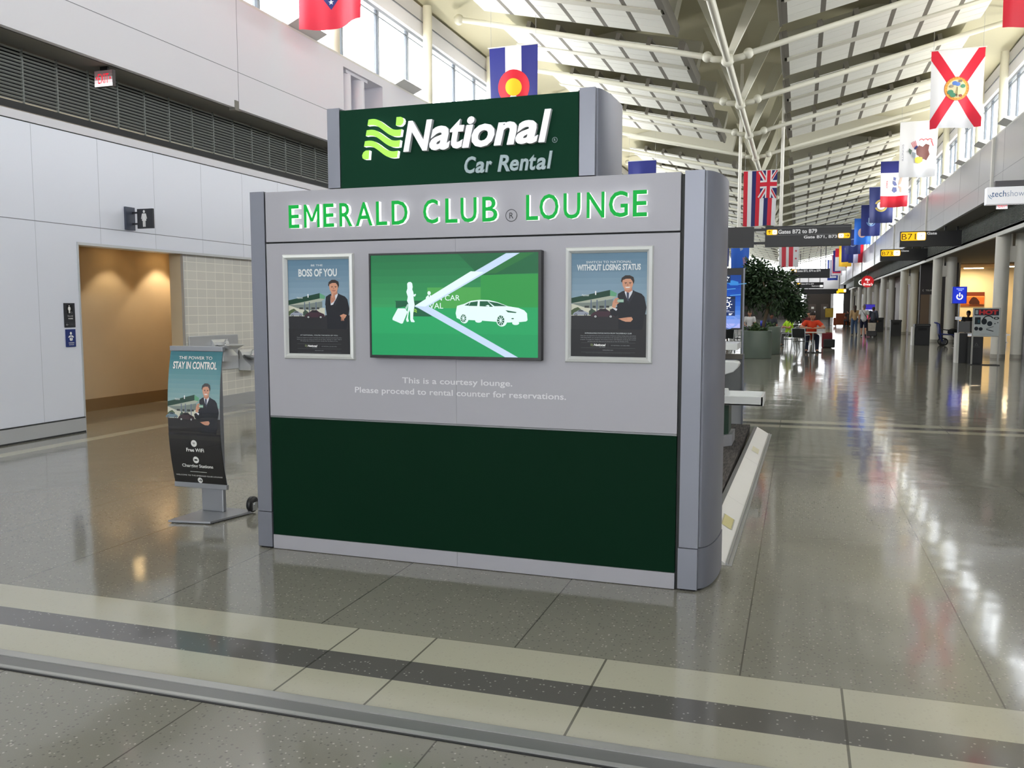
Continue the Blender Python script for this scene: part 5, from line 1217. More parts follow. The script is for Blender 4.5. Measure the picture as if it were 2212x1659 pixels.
# ================================================================== PLANTERS AND TREE
plm = mat('sage_planter', (112, 124, 114), 0.45); soilm = mat('soil', (58, 46, 36), 0.95); bark = mat('bark', (112, 98, 78), 0.85, noise=0.2, nscale=14)
def leafmat(name, c1, c2):
    if name in MATS: return MATS[name]
    m = mat(name, c1, 0.5); nt = m.node_tree; b = nt.nodes['Principled BSDF']
    g = nt.nodes.new('ShaderNodeNewGeometry'); mx = nt.nodes.new('ShaderNodeMix'); mx.data_type = 'RGBA'
    mx.inputs[6].default_value = lin(c1); mx.inputs[7].default_value = lin(c2)
    nt.links.new(g.outputs['Random Per Island'], mx.inputs[0]); nt.links.new(mx.outputs[2], b.inputs['Base Color']); return m
leafd = leafmat('dark_leaf', (26, 46, 26), (62, 88, 52)); leafb = leafmat('bush_leaf', (44, 74, 34), (84, 112, 58))
def leaves(mb, rs, c, rad, n, ln, wd, m, shell=0.55, droop=0.3, clumps=None):
    for i in range(n):
        d = Vector((rs.gauss(0, 1), rs.gauss(0, 1), rs.gauss(0, 1))).normalized(); q = rs.uniform(shell, 1.0)
        if clumps:
            cc, cr = rs.choice(clumps); p = Vector(cc) + Vector((d.x * cr[0], d.y * cr[1], d.z * cr[2])) * q
        else: p = Vector(c) + Vector((d.x * rad[0], d.y * rad[1], d.z * rad[2])) * q
        a = (d + Vector((rs.gauss(0, .6), rs.gauss(0, .6), rs.gauss(0, .5) - droop))).normalized(); s = a.cross(Vector((rs.gauss(0, 1), rs.gauss(0, 1), rs.gauss(0, 1)))).normalized()
        L = ln * rs.uniform(.7, 1.25); w = wd * rs.uniform(.8, 1.2); up = a.cross(s) * (w * 0.25)
        mb.add([p, p + a * L * .45 + s * w + up, p + a * L, p + a * L * .45 - s * w + up], [[0, 1, 2, 3]], m)
def planter(lab, x, y, r, h, seed, n=420):
    t = thing('planter', lab, 'planter', (x, y, 0), 0, 'sage green planters')
    MB().lathe((0, 0, 0), [(0.0, 0.0), (r - 0.01, 0.0), (r, 0.02), (r, h - 0.02), (r - 0.01, h), (r - 0.05, h), (r - 0.05, h - 0.06)], plm, 40).build('pot', t)
    MB().cyl((0, 0, h - 0.1), (0, 0, h - 0.05), r - 0.05, soilm, n=32).build('soil', t)
    rs = random.Random(seed); mb = MB(); leaves(mb, rs, (0, 0, h - 0.03), (r * .85, r * .85, 0.14), n, 0.12, 0.03, leafb, 0.1)
    o = mb.build('ground_cover', t); o['kind'] = 'stuff'
    return t
planter('sage green drum planter holding the leafy tree beyond the kiosk', -1.27, 28.4, 0.48, 0.88, 3)
planter('second sage green drum planter, behind the one holding the tree', -1.1, 31.0, 0.52, 0.96, 5)
t = thing('ficus_tree', 'dense dark green indoor tree with a slim trunk in the sage planter', 'tree', (-1.08, 28.4, 0.80))
mb = MB(); mb.tube([(0, 0, 0), (0.03, 0, 0.3), (0.1, 0, 0.6), (0.16, 0.02, 0.95)], 0.055, bark, 10); tr = mb.build('trunk', t)
for i, e in enumerate(((-0.5, 0.1, 1.5), (0.6, -0.1, 1.45), (0.1, 0.4, 1.7), (0.0, -0.4, 1.6), (0.75, 0.2, 1.1))):
    mb = MB(); mb.tube([(0.13, 0.01, 0.8), (0.13 + (e[0] - .13) * .5, e[1] * .5, 0.8 + (e[2] - .8) * .55), e], 0.022, bark, 7); mb.build('branch', t)
rs = random.Random(21); mb = MB()
clumps = [((0.0, 0, 1.62), (0.62, 0.75, 0.62)), ((0.32, 0, 1.15), (0.8, 0.8, 0.55)), ((0.75, 0, 1.05), (0.55, 0.6, 0.52)), ((-0.35, 0, 1.25), (0.52, 0.6, 0.55)), ((-0.28, 0, 1.95), (0.42, 0.5, 0.45)), ((0.5, 0, 1.62), (0.5, 0.55, 0.48)), ((0.95, 0.0, 0.75), (0.32, 0.4, 0.32)), ((-0.5, 0, 1.55), (0.4, 0.5, 0.5))]
leaves(mb, rs, None, None, 5200, 0.17, 0.034, leafd, 0.25, 0.35, clumps)
o = mb.build('foliage', t); o['kind'] = 'stuff'
t = thing('potted_shrub', 'round dark shrub on a stem far behind the seated people', 'plant', (0.1, 58.0, 0))
MB().lathe((0, 0, 0), [(0, 0), (0.3, 0), (0.36, 0.5), (0.33, 0.5), (0.3, 0.45)], dkbrown, 20).build('pot', t)
MB().cyl((0, 0, 0.3), (0, 0, 0.9), 0.03, bark).build('stem', t)
mb = MB(); leaves(mb, random.Random(4), (0, 0, 1.1), (0.42, 0.42, 0.5), 700, 0.16, 0.04, leafd, 0.3); o = mb.build('foliage', t); o['kind'] = 'stuff'
# ================================================================== CAFE CHAIRS AND TABLES
tube_s = mat('chair_tube_silver', (184, 188, 192), 0.3, 0.7); sling = mat('chair_black_sling', (34, 36, 38), 0.6)
def chair(lab, x, y, rz):    # local: faces +Y
    t = thing('cafe_chair', lab, 'chair', (x, y, 0), rz, 'silver cafe chairs')
    MB().box(-0.21, 0.21, -0.2, 0.22, 0.435, 0.455, sling).build('seat', t, 0.005)
    m = MB(); m.box(-0.21, 0.21, -0.012, 0.012, 0, 0.3, sling, Matrix.Translation((0, -0.25, 0.58)) @ Matrix.Rotation(0.16, 4, 'X')); m.build('backrest', t, 0.005)
    for s in (-1, 1):
        m = MB(); m.tube([(s * 0.235, 0.24, 0.012), (s * 0.235, 0.22, 0.4), (s * 0.235, 0.20, 0.64), (s * 0.235, 0.14, 0.665), (s * 0.235, -0.2, 0.655)], 0.013, tube_s, 8); m.build('front_leg', t)
        m = MB(); m.tube([(s * 0.235, -0.34, 0.012), (s * 0.23, -0.23, 0.45), (s * 0.225, -0.30, 0.89)], 0.013, tube_s, 8); m.build('rear_leg', t)
    m = MB(); m.tube([(-0.225, -0.30, 0.885), (0, -0.315, 0.905), (0.225, -0.30, 0.885)], 0.013, tube_s, 8); m.build('top_rail', t)
    m = MB(); m.tube([(-0.235, 0.22, 0.43), (0.235, 0.22, 0.43)], 0.011, tube_s, 6); m.build('stretcher', t)
    return t
def table(lab, x, y, rz=0.0, w=0.36):
    t = thing('cafe_table', lab, 'table', (x, y, 0), rz, 'white cafe tables')
    MB().box(-w, w, -w, w, 0.715, 0.74, mat('table_laminate', (226, 224, 216), 0.35)).build('tabletop', t, 0.006)
    MB().cyl((0, 0, 0.03), (0, 0, 0.715), 0.03, tube_s).build('pedestal', t)
    m = MB(); m.box(-0.3, 0.3, -0.03, 0.03, 0, 0.03, black); m.box(-0.03, 0.03, -0.3, 0.3, 0.0, 0.031, black); m.build('foot', t)
    return t
table('small white cafe table under the arms of the man in orange', 0.50, 32.35, 0.2)
chair('silver cafe chair in front of the table, left of the man in orange', 0.10, 31.3, -0.35)
chair('silver cafe chair carrying the man in the orange shirt', 0.42, 33.25, PI)
chair('silver cafe chair beside the rear planter, nearest the tree', -0.32, 33.4, 1.2)
chair('silver cafe chair carrying the man in the yellow green shirt', -0.36, 38.0, 2.2)
chair('silver cafe chair carrying the dark-haired man in black and white', -1.25, 43.6, PI)
table('white cafe table in front of the man in yellow green', -1.25, 38.2)
table('white cafe table seen between the tree trunk and the weather screen', -3.0, 46.0, 0, 0.45)
chair('silver cafe chair seen under the weather screen, left one', -2.35, 29.6, 0.4)
chair('silver cafe chair seen under the weather screen, against the planter', -2.1, 30.6, -0.8)
chair('silver cafe chair far left carrying the person behind the tree trunk', -3.55, 47.2, PI * 0.9)
chair('silver cafe chair carrying the person in the white top behind the tree', -2.35, 45.0, PI)
# ================================================================== PEOPLE
SKINM = {}
def remeshed(name, caps, m, vox, parent, balls=()):
    mb = MB()
    for a, b_, r0, r1 in caps:
        mb.cyl(a, b_, r0, m, r1, 14, True); mb.ball(a, r0, m, 14, 8); mb.ball(b_, r1, m, 14, 8)
    for c, r, sc in balls: mb.ball(c, r, m, 18, 12, sc)
    o = mb.build(name + '_raw'); md = o.modifiers.new('r', 'REMESH'); md.mode = 'VOXEL'; md.voxel_size = vox
    s = o.modifiers.new('s', 'SMOOTH'); s.factor = 0.5; s.iterations = 2
    dg = bpy.context.evaluated_depsgraph_get(); me = bpy.data.meshes.new_from_object(o.evaluated_get(dg))
    old = o.data; bpy.data.objects.remove(o); bpy.data.meshes.remove(old)
    me.name = name; me.materials.clear(); me.materials.append(m)
    for p in me.polygons: p.use_smooth = True
    q = bpy.data.objects.new(name, me); COL.objects.link(q); q.parent = parent
    return q
STAND = dict(pel=(0, 0, .95), wst=(0, .01, 1.10), chs=(0, 0, 1.32), nek=(0, .0, 1.48), hed=(0, .02, 1.63), hip=(.09, 0, .93), kne=(.10, .03, .50), ank=(.10, -.02, .08), toe=(.12, .14, .03), sho=(.18, 0, 1.41), elb=(.24, -.03, 1.14), wri=(.25, .05, .90))
WALK = dict(STAND, kneL=(-.10, .14, .51), ankL=(-.10, .10, .09), toeL=(-.11, .27, .04), kneR=(.10, .02, .50), ankR=(.10, -.24, .12), toeR=(.11, -.12, .03))
LEAN = dict(pel=(0, 0, .52), wst=(0, .05, .66), chs=(0, .20, .87), nek=(0, .29, 1.03), hed=(0, .37, 1.17), hip=(.10, .02, .50), kne=(.15, .44, .50), ank=(.16, .40, .08), toe=(.18, .56, .03), sho=(.19, .22, .96), elb=(.36, .46, .80), wri=(.14, .64, .79), hand=(.03, .66, .785))
CROSS = dict(pel=(0, 0, .52), wst=(0, -.02, .68), chs=(0, .0, .92), nek=(0, .04, 1.08), hed=(0, .10, 1.22), hip=(.10, .02, .50), kne=(.13, .45, .50), ank=(.13, .42, .08), toe=(.14, .58, .03), sho=(.19, .0, 1.01), elb=(.26, .18, .78), wri=(.02, .30, .82), hand=(-.10, .26, .84))
SIT = dict(CROSS, elb=(.26, .05, .74), wri=(.18, .30, .68), hand=(.12, .40, .66))
def person(lab, x, y, rz, pose, shirt, pants, hair, skin=(196, 142, 116), z=0.0, sc=1.0, long_hair=False, shorts=False, vox=0.016, belly=1.0, shoes=(40, 36, 36), grp=None, sleeve=0.55):
    t = thing('person', lab, 'person', (x, y, z), rz, grp); t.scale = (sc, sc, sc)
    sm = mat('skin_%d' % skin[0], skin, 0.55)
    def J(n, s):
        k = n + ('R' if s > 0 else 'L')
        if k in pose: return Vector(pose[k])
        p = pose[n]; return Vector((p[0] * s, p[1], p[2]))
    C = lambda n: Vector(pose[n])
    hd = C('hed'); nk = C('nek'); up = (hd - nk).normalized()
    caps = [(C('pel'), C('wst'), .125, .115), (C('wst'), C('chs'), .115, .13), (C('chs'), nk, .10, .05), (nk, hd - up * .03, .052, .052)]
    for s in (-1, 1):
        caps += [(C('chs') + Vector((0, 0, .04)), J('sho', s), .08, .06), (J('sho', s), J('elb', s), .052, .042), (J('elb', s), J('wri', s), .041, .028),
                 (C('pel'), J('hip', s), .10, .095), (J('hip', s), J('kne', s), .085, .055), (J('kne', s), J('ank', s), .054, .038), (J('ank', s), J('toe', s), .04, .03)]
        w = J('wri', s); e = J('elb', s)
        d = (J('hand', s) - w).normalized() if 'hand' in pose else (w - e).normalized()
        sd = d.cross(Vector((0, 0, 1)) if abs(d.z) < .9 else Vector((0, 1, 0))).normalized(); nn = sd.cross(d)
        caps.append((w, w + d * .075, .027, .03))
        for i, L in enumerate((.068, .078, .072, .056)):
            b0 = w + d * .08 + sd * (.028 - .019 * i); b1 = b0 + d * L * .55; b2 = b1 + (d * .8 - nn * .6).normalized() * L * .45
            caps += [(b0, b1, .0095, .009), (b1, b2, .009, .008)]
        th = w + d * .03 + sd * .03; caps.append((th, th + (d + sd * .9).normalized() * .055, .011, .009))
    fw = Vector((0, 1, 0)); fw = (fw - up * fw.dot(up)).normalized()
    balls = [(hd, .098, (.86, 1.0, 1.18)), (hd + fw * .10 - up * .012, .017, (.8, 1.1, 1.3)), (hd - up * .075 + fw * .035, .06, (.85, .9, .7))] + [(hd + Vector((s * .088, 0, -.005)), .024, (.4, .8, 1.1)) for s in (-1, 1)]
    remeshed('body', caps, sm, vox, t, balls)
    mb = MB()
    for s in (-1, 1): mb.ball(hd + fw * .094 + up * .022 + Vector((s * .034, 0, 0)), .011, BLACK, 8, 6)
    mb.build('eyes', t)
    mb = MB(); mb.ball(hd + fw * .091 - up * .058, .02, mat('lips', (150, 86, 80), 0.5), 8, 6, (1.3, .35, .3)); mb.build('mouth', t)
    hm = mat('hair_%d_%d' % (hair[0], hair[2]), hair, 0.7)
    hb = [(hd + up * .035 - fw * .018, .105, (.92, 1.0, 1.02))]
    hc = []
    if long_hair: hc = [(hd - fw * .05, hd - up * .26 - fw * .09, .085, .06)]
    else: hc = [(hd - fw * .05 + up * .02, hd - fw * .055 - up * .05, .07, .055)]
    # keep the face clear
    remeshed('hair', hc, hm, 0.014, t, [(hd + up * .045 - fw * .022, .101, (.90, .98, 1.0))])
    b = belly
    sh = [(C('pel') + Vector((0, 0, .02)), C('wst'), .15 * b, .142 * b), (C('wst'), C('chs'), .14 * b, .15), (C('chs'), C('chs') + (nk - C('chs')) * .6, .13, .085)]
    for s in (-1, 1):
        e = J('sho', s) + (J('elb', s) - J('sho', s)) * min(1, sleeve); sh += [(C('chs') + Vector((0, 0, .04)), J('sho', s), .10, .078), (J('sho', s), e, .076, .068)]
        if sleeve > 1: sh.append((J('elb', s), J('elb', s) + (J('wri', s) - J('elb', s)) * .9, .058, .044))
    remeshed('shirt', sh, mat('cloth_%d_%d_%d' % shirt, shirt, 0.8), vox, t)
    pa = [(C('pel'), C('pel') + Vector((0, 0, .05)), .138, .135)]
    for s in (-1, 1):
        pa += [(C('pel'), J('hip', s), .12, .112), (J('hip', s), J('kne', s), .105, .078)]
        if not shorts: pa.append((J('kne', s), J('kne', s) + (J('ank', s) - J('kne', s)) * .95, .075, .058))
    remeshed('trousers' if not shorts else 'shorts', pa, mat('cloth_%d_%d_%d' % pants, pants, 0.8), vox, t)
    for s in (-1, 1):
        a, o_ = J('ank', s), J('toe', s); remeshed('shoe', [(a - Vector((0, .03, .03)), o_, .046, .036)], mat('shoe_%d' % shoes[0], shoes, 0.6), 0.014, t)
    return t
person('person in an orange T-shirt leaning forward with folded forearms on a table', 0.45, 33.1, PI + 0.05, LEAN, (232, 72, 36), (40, 48, 70), (42, 32, 28), sc=1.12, vox=0.013, belly=1.15)
m = MB(); A = Art(10, 10); A.ring(5, 4, 2, 1.2, ink((240, 190, 180)), 14, 30, 300); A.line([(5, 2), (5, 8)], 0.8, ink((240, 190, 180)))
person('person in a bright yellow green T-shirt sitting sideways with arms crossed', -0.36, 38.0, 2.2, CROSS, (178, 226, 42), (84, 84, 88), (70, 52, 42), sc=0.98, belly=1.25)
person('dark-haired person in a black and white shirt sitting behind the yellow green shirt', -1.25, 43.5, PI, SIT, (52, 54, 66), (40, 40, 46), (24, 20, 20), skin=(150, 100, 80), vox=0.02)
person('dark-haired person seated far left, between the weather screen and the tree trunk', -3.55, 47.1, PI * 0.9, SIT, (66, 52, 44), (44, 42, 44), (30, 24, 22), skin=(160, 110, 88), vox=0.022, sc=1.08)
person('person in a white top seated behind the tree, right of its trunk', -2.35, 44.9, PI, SIT, (216, 218, 222), (60, 62, 70), (120, 104, 90), vox=0.022, sc=1.08)
person('walking person with long brown hair, tan top and blue jeans, seen from behind', 3.12, 54.2, 0.05, WALK, (196, 164, 122), (70, 92, 128), (58, 40, 34), long_hair=True, vox=0.018, sleeve=1.4, sc=0.99)
person('walking person in a white T-shirt and dark shorts, pulling a case, seen from behind', 3.48, 52.0, 0.0, WALK, (222, 224, 228), (34, 38, 64), (128, 116, 108), shorts=True, vox=0.018, sc=1.0, belly=1.15)
person('stooping person in slate blue, right of the walking white T-shirt', 4.15, 54.5, -0.1, dict(WALK, chs=(0, .06, 1.28), nek=(0, .10, 1.43), hed=(0, .15, 1.56)), (72, 78, 96), (44, 44, 52), (44, 32, 30), vox=0.018, sleeve=1.4, sc=0.97, belly=1.1)
person('person with dark hair sitting against the orange brown armchair', 4.05, 79.2, 0.3, SIT, (70, 60, 58), (50, 46, 50), (48, 36, 32), vox=0.025, sc=1.05)
person('dark silhouetted person seated in the lounge behind the metal seats', 7.75, 46.2, PI, SIT, (38, 34, 34), (34, 34, 38), (26, 22, 22), skin=(120, 84, 66), vox=0.02, sc=1.08)
person('person in dark red seated behind the man in orange', 0.45, 40.5, PI, SIT, (92, 36, 42), (40, 40, 46), (34, 26, 24), vox=0.022, sc=1.1)
chair('silver cafe chair carrying the person in dark red', 0.45, 40.6, PI)
# shirt print and shoulder strap
m = MB(); m.tube([(3.36, 51.86, 1.45), (3.45, 51.82, 1.3), (3.57, 51.81, 1.12), (3.66, 51.86, 1.0)], 0.012, black, 6)
tag(m.build('shoulder_strap'), 'thin dark bag strap slung across the back of the white T-shirt', 'strap')
# luggage
def suitcase(lab, x, y, w, h, d, c):
    t = thing('suitcase', lab, 'suitcase', (x, y, 0), 0, 'luggage')
    MB().box(-w / 2, w / 2, -d / 2, d / 2, 0.05, h, c).build('shell', t, 0.03)
    for s in (-1, 1):
        wv = MB(); wv.cyl((s * w * .35 - .012, 0, 0.03), (s * w * .35 + .012, 0, 0.03), 0.03, black); wv.build('wheel', t)
    m = MB(); m.tube([(-0.1, -0.0, h), (-0.1, 0, h + 0.35), (0.1, 0, h + 0.35), (0.1, 0, h)], 0.01, tube_s, 6); m.build('pull_handle', t)
suitcase('black wheeled suitcase towed behind the white T-shirt', 3.82, 50.8, 0.52, 0.34, 0.3, black)
t = thing('carrier_bag', 'pale patterned carrier bag resting on the black suitcase', 'bag', (3.82, 50.8, 0.342))
m = MB(); vs = [(-.17, -.07, 0), (.17, -.07, 0), (.17, .07, 0), (-.17, .07, 0), (-.2, -.09, .44), (.2, -.09, .44), (.2, .09, .44), (-.2, .09, .44)]
m.add(vs, [[3, 2, 1, 0], [0, 1, 5, 4], [1, 2, 6, 5], [2, 3, 7, 6], [3, 0, 4, 7]], mat('bag_paper', (206, 196, 184), 0.7, noise=0.25, nscale=9)); m.build('sack', t)
for s in (-1, 1):
    m = MB(); m.tube([(-.08, s * .08, .44), (-.05, s * .06, .55), (.05, s * .06, .55), (.08, s * .08, .44)], .008, black, 6); m.build('handle', t)
t = thing('backpack', 'dark red and black backpack on the floor right of the orange shirt', 'backpack', (1.1, 36.5, 0))
m = MB(); m.box(-.2, .2, -.13, .13, 0, .62, mat('pack_red', (116, 26, 36), 0.7)); m.build('main_bag', t, 0.06)
m = MB(); m.box(-.14, .30, -.22, -.13, .02, .36, sling); m.build('front_pocket', t, 0.04)
for s in (-1, 1):
    m = MB(); m.tube([(s * .12, .13, .1), (s * .13, .2, .3), (s * .12, .14, .56)], .02, sling, 6); m.build('strap', t)
t = thing('drink_cup', 'blue paper cup standing on the far planter edge', 'cup', (-1.15, 30.55, 0.962))
MB().lathe((0, 0, 0), [(0, 0), (.09, 0), (.10, .2), (.095, .2), (.085, .02)], mat('cup_blue', (32, 52, 190), 0.4), 20).build('cup', t)
# ================================================================== RIGHT SIDE THINGS
binm = mat('bin_black', (30, 31, 32), 0.45)
def bin_(lab, x, y, w, h, side=False):
    t = thing('litter_bin', lab, 'bin', (x, y, 0), 0, 'black litter bins')
    MB().box(-w / 2, w / 2, -w / 2, w / 2, 0, h - 0.1, binm).build('body', t, 0.01)
    m = MB(); m.box(-w / 2 - 0.02, w / 2 + 0.02, -w / 2 - 0.02, w / 2 + 0.02, h - 0.1, h, mat('bin_lid', (46, 46, 46), 0.4)); m.build('lid', t, 0.015)
    m = MB(); m.box(-w * .3, w * .3, -w / 2 - 0.004, -w / 2 - 0.001, h - 0.28, h - 0.16, BLACK); m.build('slot', t)
    if side: m = MB(); m.box(-w / 2 - 0.1, -w / 2 - 0.02, -w / 2, w / 2, 0, h - 0.12, whitep); m.build('side_panel', t)
bin_('nearer black litter bin, left of the wheelchair', 5.03, 40.5, 0.58, 0.91, True)
bin_('farther black litter bin, beside the third column pair', 5.25, 53.2, 0.55, 0.92)
bin_('black litter bin farthest along the columns, right of the walking people', 5.05, 62.0, 0.6, 0.95, True)
# headphone display stand with recycling bin
t = thing('display_stand', 'grey framed display board of black gadgets and headphones on two legs', 'display stand', (4.98, 26.9, 0))
fr_ = mat('stand_frame_grey', (178, 178, 172), 0.4, 0.3)
MB().box(-0.345, 0.345, 0, 0.06, 0.79, 1.6, fr_).build('board', t, 0.004)
for s in (-1, 1): MB().box(s * 0.33 - 0.02, s * 0.33 + 0.02, 0.01, 0.05, 0.02, 0.79, fr_).build('leg', t)
MB().box(-0.36, 0.36, -0.12, 0.2, 0.0, 0.02, black).build('base', t)
A = Art(68, 80); A.rect(2, 2, 66, 78, ink((198, 206, 208))); A.rect(3, 3, 64, 21, ink((34, 44, 60))); A.text('HOT', 14, 5.5, 62, 19, ink((216, 60, 66)), 0.06); A.rect(5, 6, 12, 18, ink((170, 180, 186)))
BK2 = ink((32, 40, 46)); A.rect(4.5, 26, 19, 46, BK2); A.rect(12, 33, 17, 42, ink((44, 84, 96)))
A.ring(38, 36, 15, 12, BK2, 20, 30, 200); A.disc(28, 38, 7, BK2, 8.5); A.disc(42, 44, 6.5, ink((44, 54, 62)), 7); A.ring(58, 29, 7, 3.5, BK2, 16, 0, 360, 0.55); A.disc(55, 44, 1.6, BK2); A.disc(62, 41, 1.4, BK2)
A.disc(9, 58, 5, BK2, 5.5); A.disc(20, 59, 5, BK2, 5); A.line([(34, 58), (46, 54), (52, 52)], 1.2, BK2); A.line([(34, 60), (44, 63), (52, 65)], 2.2, BK2); A.text('www.techshowcase.com', 18, 72, 46, 74, ink((150, 130, 128)))
m = MB(); A.to(m, front(-0.34, 0.34, 1.6, 0.8, -0.001), 0.0006); m.build('board_print', t)
t = thing('recycling_bin', 'black recycling bin with a faint triangle mark, under the gadget display board', 'bin', (4.80, 27.35, 0))
MB().box(-0.17, 0.17, -0.2, 0.2, 0, 0.78, binm).build('body', t, 0.008)
A = Art(34, 78); A.line([(17, 17), (21, 24), (13, 24), (17, 17)], 0.9, ink((110, 110, 110))); A.text('RECYCLING', 9, 27, 26, 29.5, ink((90, 90, 90)), 0.02)
m = MB(); A.to(m, front(-0.17, 0.17, 0.78, 0, -0.201), 0.0005); m.build('symbol', t)
t = thing('waste_bin', 'black waste bin with a white post, left of the recycling bin', 'bin', (4.50, 27.9, 0))
MB().box(-0.05, 0.16, -0.2, 0.2, 0, 0.86, binm).build('body', t, 0.006); MB().box(-0.13, -0.055, -0.2, 0.2, 0, 0.87, whitep).build('side_post', t)
# wheelchair, faces +X
t = thing('wheelchair', 'blue and black transport wheelchair in front of the second column pair', 'wheelchair', (6.0, 40.3, 0))
wb = mat('wheelchair_blue', (40, 54, 128), 0.4)
for s in (-1, 1):
    y = s * 0.26
    m = MB(); m.tube([(-0.48, y, 0.98), (-0.36, y, 0.92), (-0.30, y, 0.5), (-0.22, y, 0.18)], 0.03, wb, 8); m.tube([(-0.31, y, 0.5), (0.2, y, 0.47), (0.34, y, 0.3), (0.46, y, 0.1)], 0.018, wb, 8); m.build('side_frame', t)
    m = MB(); m.tube([(-0.3, y, 0.72), (-0.05, y, 0.66), (0.15, y, 0.66), (0.17, y, 0.5)], 0.018, black, 8); m.build('armrest', t)
    m = MB(); m.lathe((-0.16, y, 0.17), [(0.12, -0.02), (0.17, -0.02), (0.17, 0.02), (0.12, 0.02)], black, 24, 'Y'); m.cyl((-0.16, y - 0.01, 0.17), (-0.16, y + 0.01, 0.17), 0.1, mat('wheel_hub', (60, 62, 70), 0.4)); m.build('rear_wheel', t)
    m = MB(); m.lathe((0.36, y, 0.09), [(0.05, -0.015), (0.09, -0.015), (0.09, 0.015), (0.05, 0.015)], black, 18, 'Y'); m.cyl((0.36, y - 0.008, 0.09), (0.36, y + 0.008, 0.09), 0.05, tube_s); m.tube([(0.36, y, 0.09), (0.33, y, 0.3)], 0.012, tube_s, 6); m.build('caster', t)
    m = MB(); m.box(0.42, 0.6, y - 0.09, y + 0.09, 0.09, 0.105, black); m.build('footplate', t)
m = MB(); m.box(-0.33, 0.2, -0.24, 0.24, 0.45, 0.5, black); m.build('seat', t, 0.01)
m = MB(); m.box(-0.36, -0.32, -0.24, 0.24, 0.5, 0.94, wb); m.build('backrest', t, 0.01)
m = MB(); m.ball((0.22, 0, 0.58), 0.2, sling, 14, 10, (1.1, 1.1, .75)); tag(m.xf(Matrix.Translation((6.0, 40.3, 0))).build('folded_coat'), 'black coat heaped on the wheelchair seat', 'coat')
# beam seating
def bench(lab, x, y, n):
    t = thing('beam_seating', lab, 'seat row', (x, y, 0), 0, 'metal seats in the lounge')
    MB().box(-0.1, n * 0.58 + 0.1, -0.04, 0.04, 0.32, 0.38, tube_s).build('beam', t)
    for e in (0.05, n * 0.58 - 0.05): m = MB(); m.box(e - 0.03, e + 0.03, -0.28, 0.28, 0, 0.03, tube_s); m.box(e - 0.025, e + 0.025, -0.03, 0.03, 0.03, 0.32, tube_s); m.build('leg', t)
    for i in range(n):
        m = MB(); m.box(i * .58 + .03, i * .58 + .52, -0.25, 0.25, 0.40, 0.44, tube_s); m.build('seat', t, 0.01)
        m = MB(); m.box(.0, .49, -0.02, 0.02, 0, 0.5, mat('seat_mesh', (150, 152, 154), 0.35, 0.6), Matrix.Translation((i * .58 + .03, .27, .48)) @ Matrix.Rotation(-0.2, 4, 'X')); m.build('seat_back', t, 0.01)
bench('near row of silver metal lounge seats behind the wheelchair', 6.95, 43.6, 3)
bench('far row of silver metal lounge seats, in front of the dark silhouette', 6.9, 45.0, 4)
t = thing('pole_sign', 'glowing blue pole sign with a white power symbol', 'sign', (6.05, 38.0, 0))
MB().box(-0.27, 0.25, 0, 0.2, 1.77, 2.44, mat('sign_blue_case', (60, 74, 180), 0.4)).build('sign_box', t, 0.008)
A = Art(52, 67); BL = ink((34, 54, 200), 0.4)
A.rect(2, 1, 50, 66, BL); A.text('RECHARGE', 14, 7, 40, 11, ink((150, 170, 255), 0.9), 0.02); A.text('ZONE', 20, 13, 34, 17, ink((150, 170, 255), 0.9), 0.02); WP = ink((240, 244, 255), 0.7); A.ring(26, 40, 12, 7.5, WP, 24, 125, 415); A.rect(24, 24, 28, 40, WP)
m = MB(); A.to(m, front(-0.27, 0.25, 2.44, 1.77, -0.001), 0.0008); m.build('lit_face', t)
m = MB(); m.cyl((0.0, 0.1, 0.0), (0.0, 0.1, 1.77), 0.03, tube_s); m.cyl((0, 0.1, 0), (0, 0.1, 0.02), 0.22, tube_s, n=24); m.build('pole', t)
m = MB(); m.box(-0.1, 0.1, 0.0, 0.2, 1.12, 1.25, tube_s); m.build('socket_box', t)
# painting, telephones, notices
t = thing('wall_picture', 'orange sunset picture with a dark tree on the cream lounge wall', 'picture', (9.75, 57.0, 1.68))
MB().box(-0.62, 0.62, -0.05, 0, 0, 0.85, mat('canvas_edge', (120, 54, 24), 0.6)).build('canvas', t)
A = Art(100, 68); A.rect(0, 0, 100, 18, ink((112, 48, 26))); A.rect(0, 18, 100, 68, ink((214, 108, 46))); A.rect(0, 20, 100, 24, ink((234, 150, 90))); A.rect(0, 56, 100, 68, ink((150, 82, 36)))
A.poly([(38, 58), (34, 48), (40, 36), (46, 26), (54, 22), (66, 26), (74, 36), (80, 46), (80, 58)], ink((64, 30, 20))); A.poly([(34, 62), (60, 56), (100, 60), (100, 66), (40, 66)], ink((86, 44, 22)))
m = MB(); A.to(m, front(-0.62, 0.62, 0.85, 0, -0.051), 0.001); m.build('picture_print', t)
t = thing('telephone_sign', 'pale TELEPHONES lettering on the dark lounge wall between columns', 'sign', (6.6, 50.0, 2.42))
MB().box(-0.5, 0.55, -0.01, 0, 0, 0.2, dkgrey).build('backing', t)
A = Art(105, 20); A.text('TELEPHONES', 22, 6, 100, 14, ink((214, 212, 206)), 0.02); A.ring(13, 10, 6, 4, ink((214, 212, 206)), 10, 100, 260)
m = MB(); A.to(m, front(-0.5, 0.55, 0.2, 0, -0.012), 0.001); m.build('lettering', t)
t = thing('wall_panel', 'tan recessed panel on the dark lounge wall under the TELEPHONES sign', 'panel', (6.4, 50.0, 0))
MB().box(-0.3, 0.12, -0.02, 0, 0, 2.3, mat('tan_panel', (128, 106, 84), 0.5)).build('panel', t); MB().box(0.13, 0.5, -0.03, 0, 0, 2.3, mat('pale_panel', (176, 172, 166), 0.5)).build('poster_panel', t)
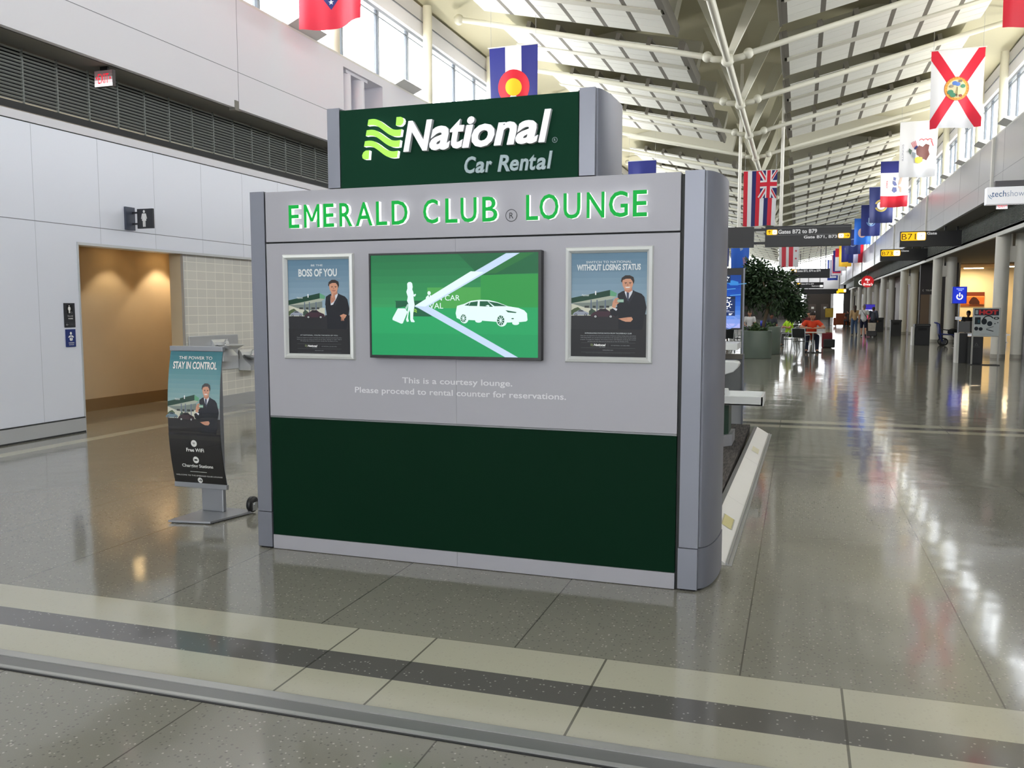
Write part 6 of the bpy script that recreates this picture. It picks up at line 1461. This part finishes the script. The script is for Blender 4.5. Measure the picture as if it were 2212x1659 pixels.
t = thing('wall_notice', 'small white notice on the dark lounge wall left of the blue pole sign', 'notice', (7.45, 50.0, 1.18))
MB().box(-0.1, 0.1, -0.01, 0, 0, 0.16, whitep).build('plate', t)
# far end things
t = thing('easel_sign', 'yellow poster board on a thin black stand near the end doors', 'sign', (2.62, 83.2, 0))
MB().box(-0.34, 0.34, 0, 0.03, 0.75, 1.55, mat('yellow_poster', (206, 172, 62), 0.6, noise=0.3, nscale=3)).build('board', t); m = MB(); m.box(-0.37, 0.37, 0.03, 0.05, 0.72, 1.58, black); m.build('frame', t)
m = MB(); m.cyl((0, 0.05, 0), (0, 0.05, 0.75), 0.04, black); m.cyl((0, .05, 0), (0, .05, .02), .25, black, n=20); m.build('stand', t)
t = thing('armchair', 'large orange brown armchair far along the aisle', 'armchair', (3.6, 80.5, 0))
om = mat('rust_leather', (150, 70, 36), 0.5); om2 = mat('rust_leather_dark', (120, 74, 34), 0.5)
MB().box(-0.55, 0.55, -0.45, 0.45, 0.1, 0.5, om2).build('seat', t, 0.05); m = MB(); m.box(-0.55, 0.55, -0.6, -0.4, 0.1, 1.15, om); m.build('backrest', t, 0.08)
for s in (-1, 1): m = MB(); m.box(s * 0.6 - 0.1, s * 0.6 + 0.1, -0.55, 0.45, 0.05, 0.75, om if s < 0 else om2); m.build('armrest', t, 0.06)
for sx in (-1, 1):
    for sy in (-1, 1): m = MB(); m.cyl((sx * .5, sy * .4, 0), (sx * .5, sy * .4, .1), .04, dkbrown); m.build('leg', t)
t = thing('advert_panel', 'blue and purple advert panel between the far columns, behind the walking people', 'advert panel', (4.75, 66.0, 0))
m = MB(); m.box(-0.38, 0.38, 0, 0.1, 0.75, 1.85, mat('advert_case', (50, 46, 120), 0.4)); m.build('case', t); m = MB(); m.box(-.3, .3, .02, .08, 0, .75, dkgrey); m.build('stand', t)
A = Art(76, 110); A.rect(2, 2, 74, 108, ink((52, 44, 150), 0.5)); A.rect(12, 38, 66, 52, ink((210, 216, 250), 0.6)); A.rect(2, 76, 74, 108, ink((214, 70, 110), 0.5))
m = MB(); A.to(m, front(-.38, .38, 1.85, .75, -.001), .001); m.build('lit_face', t)
